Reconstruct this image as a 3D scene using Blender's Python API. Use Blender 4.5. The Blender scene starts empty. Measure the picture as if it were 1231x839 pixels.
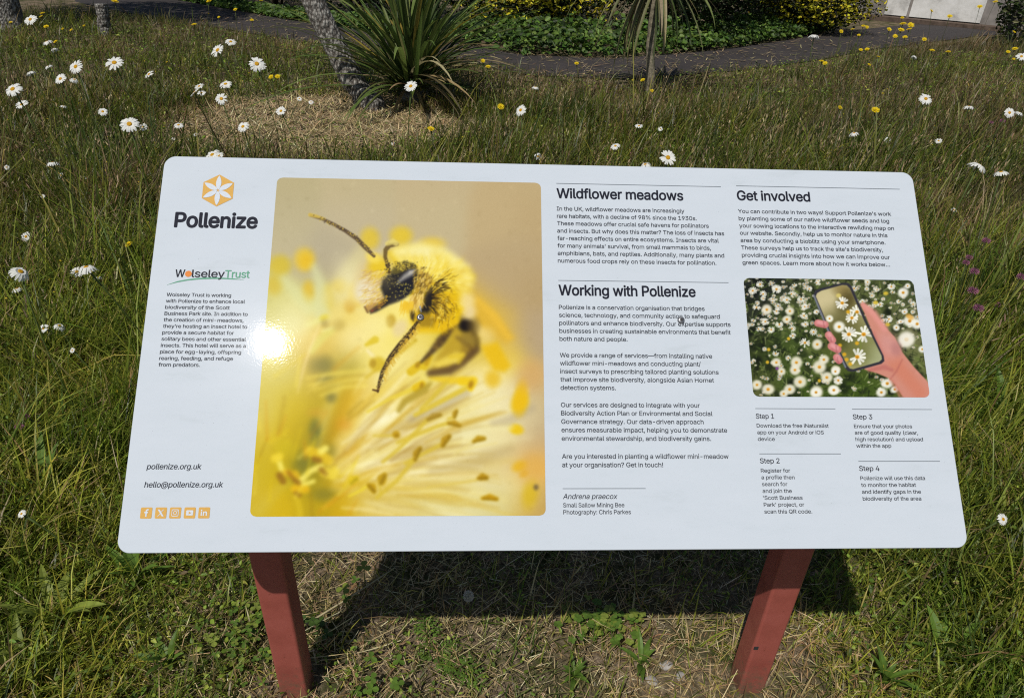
import bpy, bmesh, math, random
import numpy as np
from mathutils import Vector, Matrix, Quaternion

# ------------------------------------------------------------------ scene, camera, light
scene = bpy.context.scene
COL = scene.collection
R = math.radians
CAM = np.array([-0.1145, -0.6903, 1.3961])
F_PX = 844.46                                    # focal length in photo pixels (photo 1231 x 839)
PITCH, YAW, ROLL = 0.546917, 0.0605075, -0.039821

def cam_axes():
    f = np.array([math.sin(YAW)*math.cos(PITCH), math.cos(YAW)*math.cos(PITCH), -math.sin(PITCH)])
    r = np.array([math.cos(YAW), -math.sin(YAW), 0.]); d = np.cross(f, r)
    return math.cos(ROLL)*r+math.sin(ROLL)*d, -math.sin(ROLL)*r+math.cos(ROLL)*d, f
AX, AY, AZ = cam_axes()

cam_data = bpy.data.cameras.new('camera')
cam = bpy.data.objects.new('camera', cam_data); COL.objects.link(cam)
cam_data.sensor_fit = 'HORIZONTAL'; cam_data.sensor_width = 36; cam_data.lens = 36*F_PX/1231
cam_data.clip_start = .02; cam_data.clip_end = 2000
M = Matrix.Identity(4)
for i in range(3): M[i][0], M[i][1], M[i][2], M[i][3] = AX[i], -AY[i], -AZ[i], CAM[i]
cam.matrix_world = M
scene.camera = cam

SUN = Vector((-0.2752, -0.4965, 0.8232)).normalized()      # towards the sun
world = bpy.data.worlds.new('World'); scene.world = world; world.use_nodes = True
wn = world.node_tree; bg = wn.nodes['Background']
sky = wn.nodes.new('ShaderNodeTexSky'); sky.sky_type = 'NISHITA'; sky.sun_disc = False
sky.sun_elevation = math.asin(SUN.z); sky.sun_rotation = math.atan2(SUN.x, SUN.y)
sky.air_density = 1.0; sky.dust_density = .6; sky.ozone_density = 1.0
wn.links.new(sky.outputs[0], bg.inputs[0]); bg.inputs[1].default_value = .06
sl = bpy.data.lights.new('sun', 'SUN'); sl.energy = 3.6; sl.angle = R(.53); sl.color = (1, .955, .88)
so = bpy.data.objects.new('sun', sl); COL.objects.link(so)
so.rotation_euler = (-SUN).to_track_quat('-Z', 'Y').to_euler(); so.location = SUN*30
scene.view_settings.view_transform = 'Standard'; scene.view_settings.look = 'None'
scene.view_settings.exposure = .06; scene.view_settings.gamma = 1; scene.view_settings.use_curve_mapping = False
scene.render.engine = 'CYCLES'
scene.cycles.max_bounces = 6; scene.cycles.diffuse_bounces = 3; scene.cycles.glossy_bounces = 2; scene.cycles.transmission_bounces = 4
scene.cycles.use_denoising = False; scene.cycles.pixel_filter_type = 'BLACKMAN_HARRIS'; scene.cycles.filter_width = 1.15
scene.cycles.sample_clamp_indirect = 4

rng = np.random.default_rng(42)
random.seed(7)

# ------------------------------------------------------------------ helpers
def ray(px, py):
    v = AX*(px-615.5)/F_PX+AY*(py-419.5)/F_PX+AZ
    return v/np.linalg.norm(v)
def at(px, py, z=0.):
    v = ray(px, py); return CAM+v*(z-CAM[2])/v[2]
def at_y(px, py, Y):
    v = ray(px, py); return CAM+v*(Y-CAM[1])/v[1]
def photo_xy(p):
    q = np.asarray(p, float)-CAM; z = q@AZ
    return 615.5+F_PX*(q@AX)/z, 419.5+F_PX*(q@AY)/z

def tag(o, label=None, cat=None, group=None, kind=None):
    if label: o['label'] = label
    if cat: o['category'] = cat
    if group: o['group'] = group
    if kind: o['kind'] = kind
    return o
def empty(name, loc, label=None, cat=None, group=None, rz=0):
    o = bpy.data.objects.new(name, None); COL.objects.link(o); o.location = loc; o.rotation_euler.z = rz
    o.empty_display_size = .1
    return tag(o, label, cat, group)
def link(name, me, mat, parent=None, loc=None):
    o = bpy.data.objects.new(name, me); COL.objects.link(o)
    if mat: me.materials.append(mat)
    if parent: o.parent = parent
    if loc is not None: o.location = loc
    return o
def np_mesh(name, V, faces_list, col=None, smooth=False):
    """faces_list: list of int arrays (n,k)"""
    me = bpy.data.meshes.new(name)
    V = np.ascontiguousarray(V, np.float32); me.vertices.add(len(V)); me.vertices.foreach_set('co', V.ravel())
    fl = [np.asarray(f, np.int32) for f in faces_list if len(f)]
    nl = sum(f.size for f in fl); nf = sum(len(f) for f in fl)
    me.loops.add(nl); me.polygons.add(nf)
    me.loops.foreach_set('vertex_index', np.concatenate([f.ravel() for f in fl]))
    tot = np.concatenate([np.full(len(f), f.shape[1], np.int32) for f in fl])
    st = np.concatenate([[0], np.cumsum(tot)[:-1]]).astype(np.int32)
    me.polygons.foreach_set('loop_start', st)
    if smooth: me.polygons.foreach_set('use_smooth', np.ones(nf, bool))
    if col is not None:
        a = me.attributes.new('Col', 'FLOAT_COLOR', 'POINT')
        a.data.foreach_set('color', np.ascontiguousarray(np.hstack([col, np.ones((len(col), 1))]), np.float32).ravel())
    me.update(calc_edges=True); me.validate()
    return me
class MB:
    """collects shapes for ONE mesh"""
    def __init__(s): s.v = []; s.f = []; s.c = []
    def add(s, V, F, col=None):
        o = len(s.v); s.v += [tuple(p) for p in V]; s.f += [tuple(i+o for i in f) for f in F]
        s.c += [tuple(col) if col is not None else (1, 1, 1)]*len(V)
    def box(s, c, d, M=None):
        V = [Vector((c[0]+x*d[0]/2, c[1]+y*d[1]/2, c[2]+z*d[2]/2)) for x in (-1, 1) for y in (-1, 1) for z in (-1, 1)]
        if M: V = [M @ v for v in V]
        s.add(V, [(0, 1, 3, 2), (4, 6, 7, 5), (0, 4, 5, 1), (2, 3, 7, 6), (0, 2, 6, 4), (1, 5, 7, 3)])
    def tube(s, pts, rs, n=8, col=None, cap=True):
        pts = [Vector(p) for p in pts]; rs = [rs]*len(pts) if isinstance(rs, (int, float)) else list(rs)
        V = []; up = Vector((0.3, 1, .1)).normalized()
        for i, p in enumerate(pts):
            t = (pts[min(i+1, len(pts)-1)]-pts[max(i-1, 0)]).normalized()
            a = t.cross(up); a = a.normalized() if a.length > 1e-4 else t.orthogonal().normalized(); b = t.cross(a)
            V += [p+(a*math.cos(6.28319*k/n)+b*math.sin(6.28319*k/n))*rs[i] for k in range(n)]
        F = [(i*n+k, i*n+(k+1) % n, (i+1)*n+(k+1) % n, (i+1)*n+k) for i in range(len(pts)-1) for k in range(n)]
        if cap: F += [tuple(range(n))[::-1], tuple((len(pts)-1)*n+k for k in range(n))]
        s.add(V, F, col)
    def strip(s, pts, ws, side, col=None, fold=0., nrm=None):
        """ribbon leaf: centre line pts, half widths ws, side vector(s); fold lifts the edges"""
        V = []; n = len(pts)
        for i in range(n):
            p = Vector(pts[i]); t = (Vector(pts[min(i+1, n-1)])-Vector(pts[max(i-1, 0)])).normalized()
            sd = Vector(side); sd = (sd-t*sd.dot(t)); sd = sd.normalized() if sd.length > 1e-5 else t.orthogonal().normalized()
            up = sd.cross(t)
            if up.z < 0: up = -up
            V += [p-sd*ws[i]+up*fold*ws[i], p, p+sd*ws[i]+up*fold*ws[i]]
        F = []
        for i in range(n-1):
            a = i*3; F += [(a, a+1, a+4, a+3), (a+1, a+2, a+5, a+4)]
        s.add(V, F, col)
    def mesh(s, name, smooth=False, color=False):
        me = bpy.data.meshes.new(name); me.from_pydata(s.v, [], s.f)
        if smooth: me.polygons.foreach_set('use_smooth', np.ones(len(s.f), bool))
        if color:
            a = me.attributes.new('Col', 'FLOAT_COLOR', 'POINT'); a.data.foreach_set('color', np.array([c+(1,) for c in s.c], np.float32).ravel())
        me.update(); return me
    def build(s, name, mat, parent=None, smooth=False, color=False, loc=None):
        return link(name, s.mesh(name, smooth, color), mat, parent, loc)

# ------------------------------------------------------------------ materials
def new_mat(name):
    m = bpy.data.materials.new(name); m.use_nodes = True
    return m, m.node_tree, m.node_tree.nodes['Principled BSDF']
def noise(nt, scale, detail=4, rough=.6, coord='Object', vec=None):
    tc = nt.nodes.new('ShaderNodeTexCoord'); n = nt.nodes.new('ShaderNodeTexNoise')
    n.inputs['Scale'].default_value = scale; n.inputs['Detail'].default_value = detail; n.inputs['Roughness'].default_value = rough
    nt.links.new(vec if vec else tc.outputs[coord], n.inputs['Vector']); return n
def ramp(nt, src, stops):
    r = nt.nodes.new('ShaderNodeValToRGB'); e = r.color_ramp.elements
    while len(e) > 1: e.remove(e[-1])
    e[0].position = stops[0][0]; e[0].color = (*stops[0][1], 1)
    for p, c in stops[1:]:
        q = e.new(p); q.color = (*c, 1)
    nt.links.new(src, r.inputs[0]); return r
def bump(nt, src, strength, dist):
    b = nt.nodes.new('ShaderNodeBump'); b.inputs['Strength'].default_value = strength; b.inputs['Distance'].default_value = dist
    nt.links.new(src, b.inputs['Height']); return b
def mixc(nt, fac, a, b, mode='MIX'):
    m = nt.nodes.new('ShaderNodeMix'); m.data_type = 'RGBA'; m.blend_type = mode
    for s, v in ((m.inputs[0], fac), (m.inputs[6], a), (m.inputs[7], b)):
        if hasattr(v, 'links'): nt.links.new(v, s)
        else: s.default_value = v if isinstance(v, (int, float)) else (*v, 1)
    return m.outputs[2]

def leaf_mat(name, rough=.5, trans=.3, spec=.3, var=.25):
    """leaf: own colour from the mesh's Col attribute, a little mottled, lets light through"""
    m, nt, p = new_mat(name); L = nt.links
    a = nt.nodes.new('ShaderNodeAttribute'); a.attribute_name = 'Col'
    n = noise(nt, 60, 2); r = ramp(nt, n.outputs[0], [(.3, (1-var,)*3), (.7, (1+var*.3, 1+var*.3, 1))])
    c = mixc(nt, 1., a.outputs[0], r.outputs[0], 'MULTIPLY')
    L.new(c, p.inputs['Base Color']); p.inputs['Roughness'].default_value = rough; p.inputs['Specular IOR Level'].default_value = spec
    t = nt.nodes.new('ShaderNodeBsdfTranslucent'); L.new(c, t.inputs[0])
    mx = nt.nodes.new('ShaderNodeMixShader'); mx.inputs[0].default_value = trans
    L.new(p.outputs[0], mx.inputs[1]); L.new(t.outputs[0], mx.inputs[2]); L.new(mx.outputs[0], nt.nodes['Material Output'].inputs[0])
    return m
def plain(name, c, rough=.6, spec=.4, nscale=30, amt=.15, bstr=.2, bdist=.002):
    m, nt, p = new_mat(name); n = noise(nt, nscale, 6)
    r = ramp(nt, n.outputs[0], [(.3, tuple(v*(1-amt) for v in c)), (.7, tuple(min(1, v*(1+amt)) for v in c))])
    nt.links.new(r.outputs[0], p.inputs['Base Color']); p.inputs['Roughness'].default_value = rough; p.inputs['Specular IOR Level'].default_value = spec
    b = bump(nt, n.outputs[0], bstr, bdist); nt.links.new(b.outputs[0], p.inputs['Normal'])
    return m

MAT_GRASS = leaf_mat('grass_blade', .42, .52, .4)
MAT_LEAF = leaf_mat('broad_leaf', .5, .32, .28)
MAT_FLOWER = leaf_mat('petal', .6, .3, .2, .06)
MAT_STEM = leaf_mat('plant_stem', .6, .1, .25)

def sheen(nt, p, rough=.030):
    """glossy laminate over a print, with a slight orange-peel ripple and fine scratches"""
    p.inputs['Roughness'].default_value = .22; p.inputs['Specular IOR Level'].default_value = .010
    p.inputs['Coat Weight'].default_value = .42; p.inputs['Coat Roughness'].default_value = rough; p.inputs['Coat IOR'].default_value = 1.5
    n = noise(nt, 330, 2, .5); b = bump(nt, n.outputs[0], .05, .0006)
    n2 = noise(nt, 60, 2, .5); b2 = bump(nt, n2.outputs[0], .02, .0015); nt.links.new(b2.outputs[0], b.inputs['Normal'])
    nt.links.new(b.outputs[0], p.inputs['Coat Normal'])
def panel_mat():
    m, nt, p = new_mat('white_laminate')
    n = noise(nt, 420, 2, .6); r = ramp(nt, n.outputs[0], [(.22, (.30, .32, .34)), (.29, (.525, .57, .62)), (1, (.525, .57, .62))])   # specks of dirt
    tc = nt.nodes.new('ShaderNodeTexCoord'); mp = nt.nodes.new('ShaderNodeMapping'); mp.inputs['Scale'].default_value = (1, 3.2, 1); nt.links.new(tc.outputs['Object'], mp.inputs[0])
    n2 = noise(nt, 7, 6, .7, vec=mp.outputs[0]); r2 = ramp(nt, n2.outputs[0], [(.28, (.90, .91, .90)), (.42, (.975, .98, .98)), (.6, (1, 1, 1))])
    nt.links.new(mixc(nt, 1., r.outputs[0], r2.outputs[0], 'MULTIPLY'), p.inputs['Base Color'])
    sheen(nt, p); return m
def print_mat():
    m, nt, p = new_mat('printed_picture'); a = nt.nodes.new('ShaderNodeAttribute'); a.attribute_name = 'Col'
    nt.links.new(a.outputs[0], p.inputs['Base Color']); sheen(nt, p); return m
def ink(name, c):
    m, nt, p = new_mat(name); n = noise(nt, 500, 2); r = ramp(nt, n.outputs[0], [(.3, c), (.8, tuple(min(1, v*1.15+.006) for v in c))])
    nt.links.new(r.outputs[0], p.inputs['Base Color']); sheen(nt, p); return m
MAT_PANEL = panel_mat(); MAT_PRINT = print_mat()
INK = ink('charcoal_ink', (.016, .017, .026)); INK_SOFT = ink('grey_ink', (.030, .034, .045)); INK_LINE = ink('rule_ink', (.14, .16, .18))
GOLD = ink('gold_ink', (.56, .33, .085)); GREEN = ink('green_ink', (.10, .30, .19)); ORANGE = ink('orange_ink', (.62, .21, .05)); WHITE = ink('white_ink', (.53, .57, .62))
def post_mat():
    m, nt, p = new_mat('red_brown_paint')
    n = noise(nt, 14, 6); r = ramp(nt, n.outputs[0], [(.3, (.25, .060, .046)), (.5, (.31, .078, .06)), (.7, (.345, .092, .074))])
    n2 = noise(nt, 90, 5, .7); r2 = ramp(nt, n2.outputs[0], [(.27, (.45, .42, .36)), (.36, (1, 1, 1))])
    # mud splashed up from the soil
    tc = nt.nodes.new('ShaderNodeTexCoord'); sx = nt.nodes.new('ShaderNodeSeparateXYZ'); nt.links.new(tc.outputs['Object'], sx.inputs[0])
    ad = nt.nodes.new('ShaderNodeMath'); ad.operation = 'MULTIPLY_ADD'; nt.links.new(n2.outputs[0], ad.inputs[0]); ad.inputs[1].default_value = .30; nt.links.new(sx.outputs[2], ad.inputs[2])
    mud = ramp(nt, ad.outputs[0], [(.12, (1, 1, 1)), (.24, (0, 0, 0))])
    c = mixc(nt, 1., r.outputs[0], r2.outputs[0], 'MULTIPLY'); c = mixc(nt, mud.outputs[0], c, (.13, .085, .055))
    nt.links.new(c, p.inputs['Base Color']); p.inputs['Roughness'].default_value = .42
    b = bump(nt, n2.outputs[0], .12, .002); nt.links.new(b.outputs[0], p.inputs['Normal']); return m
MAT_POST = post_mat()
MAT_STEEL = plain('dull_steel', (.28, .28, .29), .35, .5, 200); MAT_STEEL.node_tree.nodes['Principled BSDF'].inputs['Metallic'].default_value = .8
MAT_DARK = plain('dark_hole', (.03, .03, .032), .6)

# ------------------------------------------------------------------ the information board
TILT = .785575; HF = .6451; PW, PH = 1.2, .594
POST_Y, POST_W, POST_X = .1892, .0564, (-.482, .4806)
board = empty('information_board', (0, POST_Y+POST_W/2, 0), 'white bee and wildflower information sign tilted on two red-brown posts', 'sign')
OFF = Vector(board.location)
BM = Matrix.Translation(Vector((0, 0, HF))-OFF) @ Matrix.Rotation(TILT, 4, 'X')     # board plane: x right, y up the slope, z out

def rrect(x0, y0, x1, y1, r, n=10):
    P = []
    for cx, cy, a in ((x1-r, y1-r, 0), (x0+r, y1-r, 90), (x0+r, y0+r, 180), (x1-r, y0+r, 270)):
        P += [(cx+r*math.cos(R(a+90*k/n)), cy+r*math.sin(R(a+90*k/n))) for k in range(n+1)]
    return P
def slab_rings(P, rings):
    """closed outline P extruded through (inset, z) rings"""
    P = [Vector(p) for p in P]; n = len(P); c = sum(P, Vector((0, 0)))/n; V = []; F = []
    N = []
    for i in range(n):
        t = (P[(i+1) % n]-P[i-1]); N.append(Vector((t.y, -t.x)).normalized())
    for ins, z in rings: V += [((p-q*ins).x, (p-q*ins).y, z) for p, q in zip(P, N)]
    for k in range(len(rings)-1):
        F += [(k*n+i, k*n+(i+1) % n, (k+1)*n+(i+1) % n, (k+1)*n+i) for i in range(n)]
    F += [tuple(range(n))[::-1], tuple((len(rings)-1)*n+i for i in range(n))]
    return V, F
mb = MB(); V, F = slab_rings(rrect(-PW/2, 0, PW/2, PH, .0175), [(.0009, -.006), (0, -.0052), (0, -.0009), (.0003, -.0003), (.0009, 0)])
mb.add(V, F); panel = mb.build('panel', MAT_PANEL, board); panel.matrix_local = BM
me = panel.data
me.polygons.foreach_set('use_smooth', np.zeros(len(me.polygons), bool))

# steel posts, cut to the slope of the panel, and the rail the panel is bolted to
for x in POST_X:
    mb = MB(); h = POST_W/2
    bm = bmesh.new()
    zt = lambda y: HF+(POST_Y+h+y)*math.tan(TILT)-.0085
    vs = [bm.verts.new((sx*h, sy*h, z)) for z in (-.25, None) for sx, sy in ((-1, -1), (1, -1), (1, 1), (-1, 1)) for z in [z if z is not None else zt(sy*h)]]
    for f in ((3, 2, 1, 0), (4, 5, 6, 7), (0, 1, 5, 4), (1, 2, 6, 5), (2, 3, 7, 6), (3, 0, 4, 7)): bm.faces.new([vs[i] for i in f])
    bmesh.ops.bevel(bm, geom=[e for e in bm.edges if abs(e.verts[0].co.z-e.verts[1].co.z) > .4], offset=.006, segments=8, profile=.5, affect='EDGES')
    m2 = bpy.data.meshes.new('post'); bm.to_mesh(m2); bm.free()
    pass
    po = link('post', m2, MAT_POST, board, (x, 0, 0))
    if x < 0:      # a chip in the paint near the foot
        pass
    hm = MB(); hm.box((0, 0, 0), (.005, .0012, .005)); hm.box((0, -.0004, 0), (.009, .0010, .009))
    if x > 0: hm.build('bolt_hole', MAT_DARK, po, loc=(-h+.006, -h-.0003, .155))
rv = .337
mb = MB(); mb.box((0, rv, -.006-.0205), (POST_X[1]-POST_X[0]-POST_W-.004, .05, .04))
rail = mb.build('support_rail', MAT_POST, board); rail.matrix_local = BM

# bolts through the panel
for u in (402.4-600, 798.6-600):
    b = MB(); n = 24
    def dome(r, z0, h, b):
        V = [(r*math.cos(6.28319*k/n)*s, r*math.sin(6.28319*k/n)*s, z0+h*z) for s, z in ((1, 0), (.93, .6), (.75, .9), (.42, 1)) for k in range(n)]
        F = [(i*n+k, i*n+(k+1) % n, (i+1)*n+(k+1) % n, (i+1)*n+k) for i in range(3) for k in range(n)]+[tuple(3*n+k for k in range(n))]
        b.add(V, F)
    dome(.0056, .0004, .0032, b)
    bo = b.build('bolt', MAT_STEEL, panel, True, loc=(u/1000, rv, 0))
    s = MB(); s.add([(.0026*math.cos(6.28319*k/6), .0026*math.sin(6.28319*k/6), .0038) for k in range(6)], [tuple(range(6))]); s.build('hex_socket', MAT_DARK, bo)

ZI = .00035
def mm(u, v, z=ZI): return (u/1000-.6, v/1000, z)
def flat(name, polys, mat, parent=None, z=ZI):
    """flat printed shapes; polys in board millimetres"""
    mb = MB()
    for P in polys: mb.add([mm(x, y, z) for x, y in P], [tuple(range(len(P)))])
    o = mb.build(name, mat, parent or panel); return o
for u0, v0, u1 in ((611.3, 561, 877.7), (611.3, 398.6, 877.4), (611.5, 85, 731.5), (902.7, 563.2, 1174.6), (902.8, 201.6, 1025.3), (903, 134.6, 1026), (1050.9, 201.2, 1174.9), (1051.2, 123.8, 1175.8)):
    flat('divider_line', [[(u0, v0-.45), (u1, v0-.45), (u1, v0+.45), (u0, v0+.45)]], INK_LINE)

# --- lettering
TEXTS = []                                        # (part name, material, size, weight, shear, [(string, u, v, u_right)])
def T(name, mat, size, weight, lines, shear=0.): TEXTS.append((name, mat, size, weight, shear, lines))
def col(strings, u, v0, pitch, rights, slope=0): return [(s, u, v0-pitch*i, r) for i, (s, r) in enumerate(zip(strings, rights))]
T('logo_name', INK, 34, .028, [('Pollenize', 27.2, 476.2, 149.6)])
T('heading', INK, 23.8, .021, [('Wildflower meadows', 611.9, 536, 814.4)])
T('heading', INK, 23.8, .021, [('Working with Pollenize', 611.9, 375, 823.8)])
T('heading', INK, 23.8, .021, [('Get involved', 903, 538.4, 1022.4)])
S_ = 9.6
T('paragraph', INK_SOFT, S_, .010, col(['In the UK, wildflower meadows are increasingly', 'rare habitats, with a decline of 98% since the 1930s.', 'These meadows offer crucial safe havens for pollinators', 'and insects. But why does this matter? The loss of insects has',
    'far-reaching effects on entire ecosystems. Insects are vital', "for many animals' survival, from small mammals to birds,", 'amphibians, bats, and reptiles. Additionally, many plants and', 'numerous food crops rely on these insects for pollination.'], 611.3, 514.4, 12.4, [815, 834, 852.7, 876.6, 867.1, 853.5, 873.9, 860.3]))
T('paragraph', INK_SOFT, S_, .010, col(['Pollenize is a conservation organisation that bridges', 'science, technology, and community action to safeguard', 'pollinators and enhance biodiversity. Our expertise supports', 'businesses in creating sustainable environments that benefit', 'both nature and people.'], 611.4, 352.6, 12.4, [836.5, 859.4, 875.2, 874.3, 714.6]))
T('paragraph', INK_SOFT, S_, .010, col(['We provide a range of services\u2014from installing native', 'wildflower mini-meadows and conducting plant/', 'insect surveys to prescribing tailored planting solutions', 'that improve site biodiversity, alongside Asian Hornet', 'detection systems.'], 611.4, 277.8, 12.35, [842.9, 824.6, 851, 843.1, 694]))
T('paragraph', INK_SOFT, S_, .010, col(['Our services are designed to integrate with your', 'Biodiversity Action Plan or Environmental and Social', 'Governance strategy. Our data-driven approach', 'ensures measurable impact, helping you to demonstrate', 'environmental stewardship, and biodiversity gains.'], 611.5, 202.7, 12.3, [818.8, 837, 822.9, 857.3, 832.3]))
T('paragraph', INK_SOFT, S_, .010, col(['Are you interested in planting a wildflower mini-meadow', 'at your organisation? Get in touch!'], 611.5, 127.6, 12.2, [856.6, 758.7]))
T('caption', INK_SOFT, 10.4, .007, [('Andrena praecox', 611.6, 70.6, 690.1)], .2)
T('caption', INK_SOFT, 8.6, .007, [('Small Sallow Mining Bee', 611.6, 59, 699.6), ('Photography: Chris Parkes', 611.7, 49.3, 708.6)])
T('paragraph', INK_SOFT, 9.4, .010, col(["You can contribute in two ways! Support Pollenize's work", 'by planting some of our native wildflower seeds and log', 'your sowing locations to the interactive rewilding map on', 'our website. Secondly, help us to monitor nature in this', 'area by conducting a bioblitz using your smartphone.', "These surveys help us to track the site's biodiversity,", 'providing crucial insights into how we can improve our', 'green spaces. Learn more about how it works below\u2026'], 902.3, 516, 12.4, [1154, 1149, 1155.4, 1143, 1138, 1132.3, 1141.8, 1140.5]))
for s, u, v, r, lines, pitch, rights in (('Step 1', 902.6, 186.6, 930.1, ['Download the free iNaturalist', 'app on your Android or iOS', 'device'], 9.85, [1011.9, 1003.3, 928.1]),
        ('Step 2', 903, 120.9, 932.3, ['Register for', 'a profile then', 'search for', 'and join the', "'Scott Business", "Park' project, or", 'scan this QR code.'], 9.72, [946.8, 952.3, 940.6, 946.3, 961.3, 962.8, 973.5]),
        ('Step 3', 1050.8, 186.2, 1080.5, ['Ensure that your photos', 'are of good quality (clear,', 'high resolution) and upload', 'within the app'], 9.7, [1140.2, 1147.9, 1154.2, 1104.1]),
        ('Step 4', 1051.1, 109.8, 1081.6, ['Pollenize will use this data', 'to monitor the habitat', 'and identify gaps in the', 'biodiversity of the area'], 9.8, [1148.9, 1133.9, 1139.9, 1139])):
    T('step_heading', INK, 10.6, .008, [(s, u, v, r)]); T('step_text', INK_SOFT, 7.9, .009, col(lines, u, v-13.2, pitch, rights))
T('paragraph', INK_SOFT, 7.9, .009, col(['Wolseley Trust is working', 'with Pollenize to enhance local', 'biodiversity of the Scott', 'Business Park site. In addition to', 'the creation of mini-meadows,', "they're hosting an insect hotel to", 'provide a secure habitat for', 'solitary bees and other essential', 'insects. This hotel will serve as a', 'place for egg-laying, offspring', 'rearing, feeding, and refuge', 'from predators.'], 27.3, 365.6, 9.65, [120.9, 142, 120.6, 147.6, 142.4, 148.4, 130, 148.1, 148.9, 142.9, 132.1, 85.9]))
T('web_address', INK_SOFT, 11.2, .007, [('pollenize.org.uk', 27.5, 112.7, 102.3)], .12)
T('web_address', INK_SOFT, 11.2, .007, [('hello@pollenize.org.uk', 27.2, 87.8, 134.3)], .12)
T('partner_logo', INK, 17, .013, [('W', 36.4, 396, 50.2), ('lseley', 60.8, 396, 108.4)])
T('partner_logo', GREEN, 17, .013, [('Trust', 109.3, 396, 145.2)])

try: FONT = bpy.data.fonts.load(bpy.utils.system_resource('DATAFILES', path='fonts')+'/Inter.woff2')     # typeface shipped inside Blender; else the built-in one
except Exception: FONT = None
from mathutils.geometry import delaunay_2d_cdt
def fill_outlines(me, co):
    """fills lettering from its outlines by winding number, so that overlapping strokes stay solid"""
    nb = {}
    for e in me.edges:
        a, b = e.vertices; nb.setdefault(a, []).append(b); nb.setdefault(b, []).append(a)
    seen = set(); loops = []
    for s0 in nb:
        if s0 in seen: continue
        L = [s0]; seen.add(s0); cur = s0
        while True:
            nx = [q for q in nb[cur] if q not in seen]
            if not nx: break
            cur = min(nx) if len(L) == 1 and len(nx) > 1 else nx[0]
            L.append(cur); seen.add(cur)
        if len(L) > 2: loops.append(L)
    sign = []; faces = []
    for L in loops:
        p = co[L, :2]; q = np.roll(p, -1, 0); a = float((p[:, 0]*q[:, 1]-q[:, 0]*p[:, 1]).sum()); sign.append(1 if a > 0 else -1); faces.append(L if a > 0 else L[::-1])
    if not faces: return co, []
    v, e, f, ov, oe, of = delaunay_2d_cdt([Vector((float(x), float(y))) for x, y in co[:, :2]], [], faces, 0, 1e-6)
    F = []
    for t, o in zip(f, of):
        if sum(sign[k] for k in o): F.append(tuple(t))
    return np.array([(p.x, p.y, 0) for p in v], np.float32), F
def make_texts():
    jobs = []
    c = bpy.data.curves.new('lettering', 'FONT'); c.body = 'H'; c.font = FONT or c.font; o = bpy.data.objects.new('lettering', c); COL.objects.link(o); bpy.context.view_layer.update(); cap = .682/o.dimensions.y; bpy.data.objects.remove(o)
    for name, mat, size, wt, shear, lines in TEXTS:
        grp = []
        for s, u, v, r in lines:
            c = bpy.data.curves.new('lettering', 'FONT'); c.body = s; c.size = 1; c.font = FONT or c.font; c.offset = 0 if FONT else wt; c.shear = shear; c.resolution_u = 3; c.space_character = 1.0 if wt > .03 else .97; c.fill_mode = 'NONE' if FONT else 'FRONT'
            o = bpy.data.objects.new('lettering', c); COL.objects.link(o); grp.append((o, u, v, r, wt))
        jobs.append((name, mat, size, grp))
    dg = bpy.context.evaluated_depsgraph_get(); dg.update()
    for name, mat, size, grp in jobs:
        VV = []; FF = []; n = 0
        for o, u, v, r, wt in grp:
            me = bpy.data.meshes.new_from_object(o.evaluated_get(dg))
            co = np.empty(len(me.vertices)*3, np.float32); me.vertices.foreach_get('co', co); co = co.reshape(-1, 3)
            fs = [tuple(p.vertices) for p in me.polygons]
            if FONT: co, fs = fill_outlines(me, co)
            x0, x1 = co[:, 0].min(), co[:, 0].max(); k = (r-u)/(x1-x0)
            co2 = np.stack([(u+(co[:, 0]-x0)*k)/1000-.6, (v+co[:, 1]*size*cap)/1000, np.full(len(co), ZI)], 1)
            w = wt*size*cap/1000*.9
            # heavier strokes: the letter overprinted with itself, a hair apart
            dirs = [(0, 0)] if not FONT else [(math.cos(6.28319*q/8)*w, math.sin(6.28319*q/8)*w) for q in range(8)] if wt > .015 else [(-w, -w*.4), (w, w*.4), (-w*.4, w), (w*.4, -w)]
            for q, (dx, dy) in enumerate(dirs):
                VV.append(co2+np.array([dx, dy, q*.000025], np.float32)); FF += [tuple(i+n for i in f) for f in fs]; n += len(co)
            bpy.data.meshes.remove(me); c = o.data; bpy.data.objects.remove(o); bpy.data.curves.remove(c)
        me = bpy.data.meshes.new(name); me.from_pydata(np.concatenate(VV).tolist(), [], FF); me.update()
        link(name, me, mat, panel)
make_texts()

# --- logos
hx, hy, hr = 86.3, 537.3, 26.8
hexa = flat('logo_emblem', [[(hx+hr*math.sin(R(60*k)), hy+hr*math.cos(R(60*k))) for k in range(6)]], GOLD)
pet = []
for k in range(6):
    a = R(60*k); L = hr*.93; P = []
    for sgn in (1, -1):
        for t in (np.linspace(.04, 1, 9) if sgn == 1 else np.linspace(1, .04, 9)[1:-1]):
            w = sgn*4.3*math.sin(math.pi*t)**.8*(1.0-.12*t); d = L*t
            P.append((hx+d*math.sin(a)+w*math.cos(a), hy+d*math.cos(a)-w*math.sin(a)))
    pet.append(P)
flat('emblem_petals', pet, WHITE, hexa, ZI*2)
circ = lambda x, y, r, n=24: [(x+r*math.cos(6.28319*k/n), y+r*math.sin(6.28319*k/n)) for k in range(n)]
flat('logo_dot', [circ(55.4, 401.1, 4.9)], ORANGE)
up = [(25.9, 383.4), (40.7, 389.4), (56, 392.8), (72.6, 395), (90, 395.9), (105.2, 395.8), (122, 394.9), (138.1, 393.2)]
dn = [(x, y-(1.6 if 0 < i < 7 else .2)-.25*min(i, 7-i)) for i, (x, y) in enumerate(up)]
flat('logo_swoosh', [[up[i], dn[i], dn[i+1], up[i+1]] for i in range(7)], GREEN)
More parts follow.
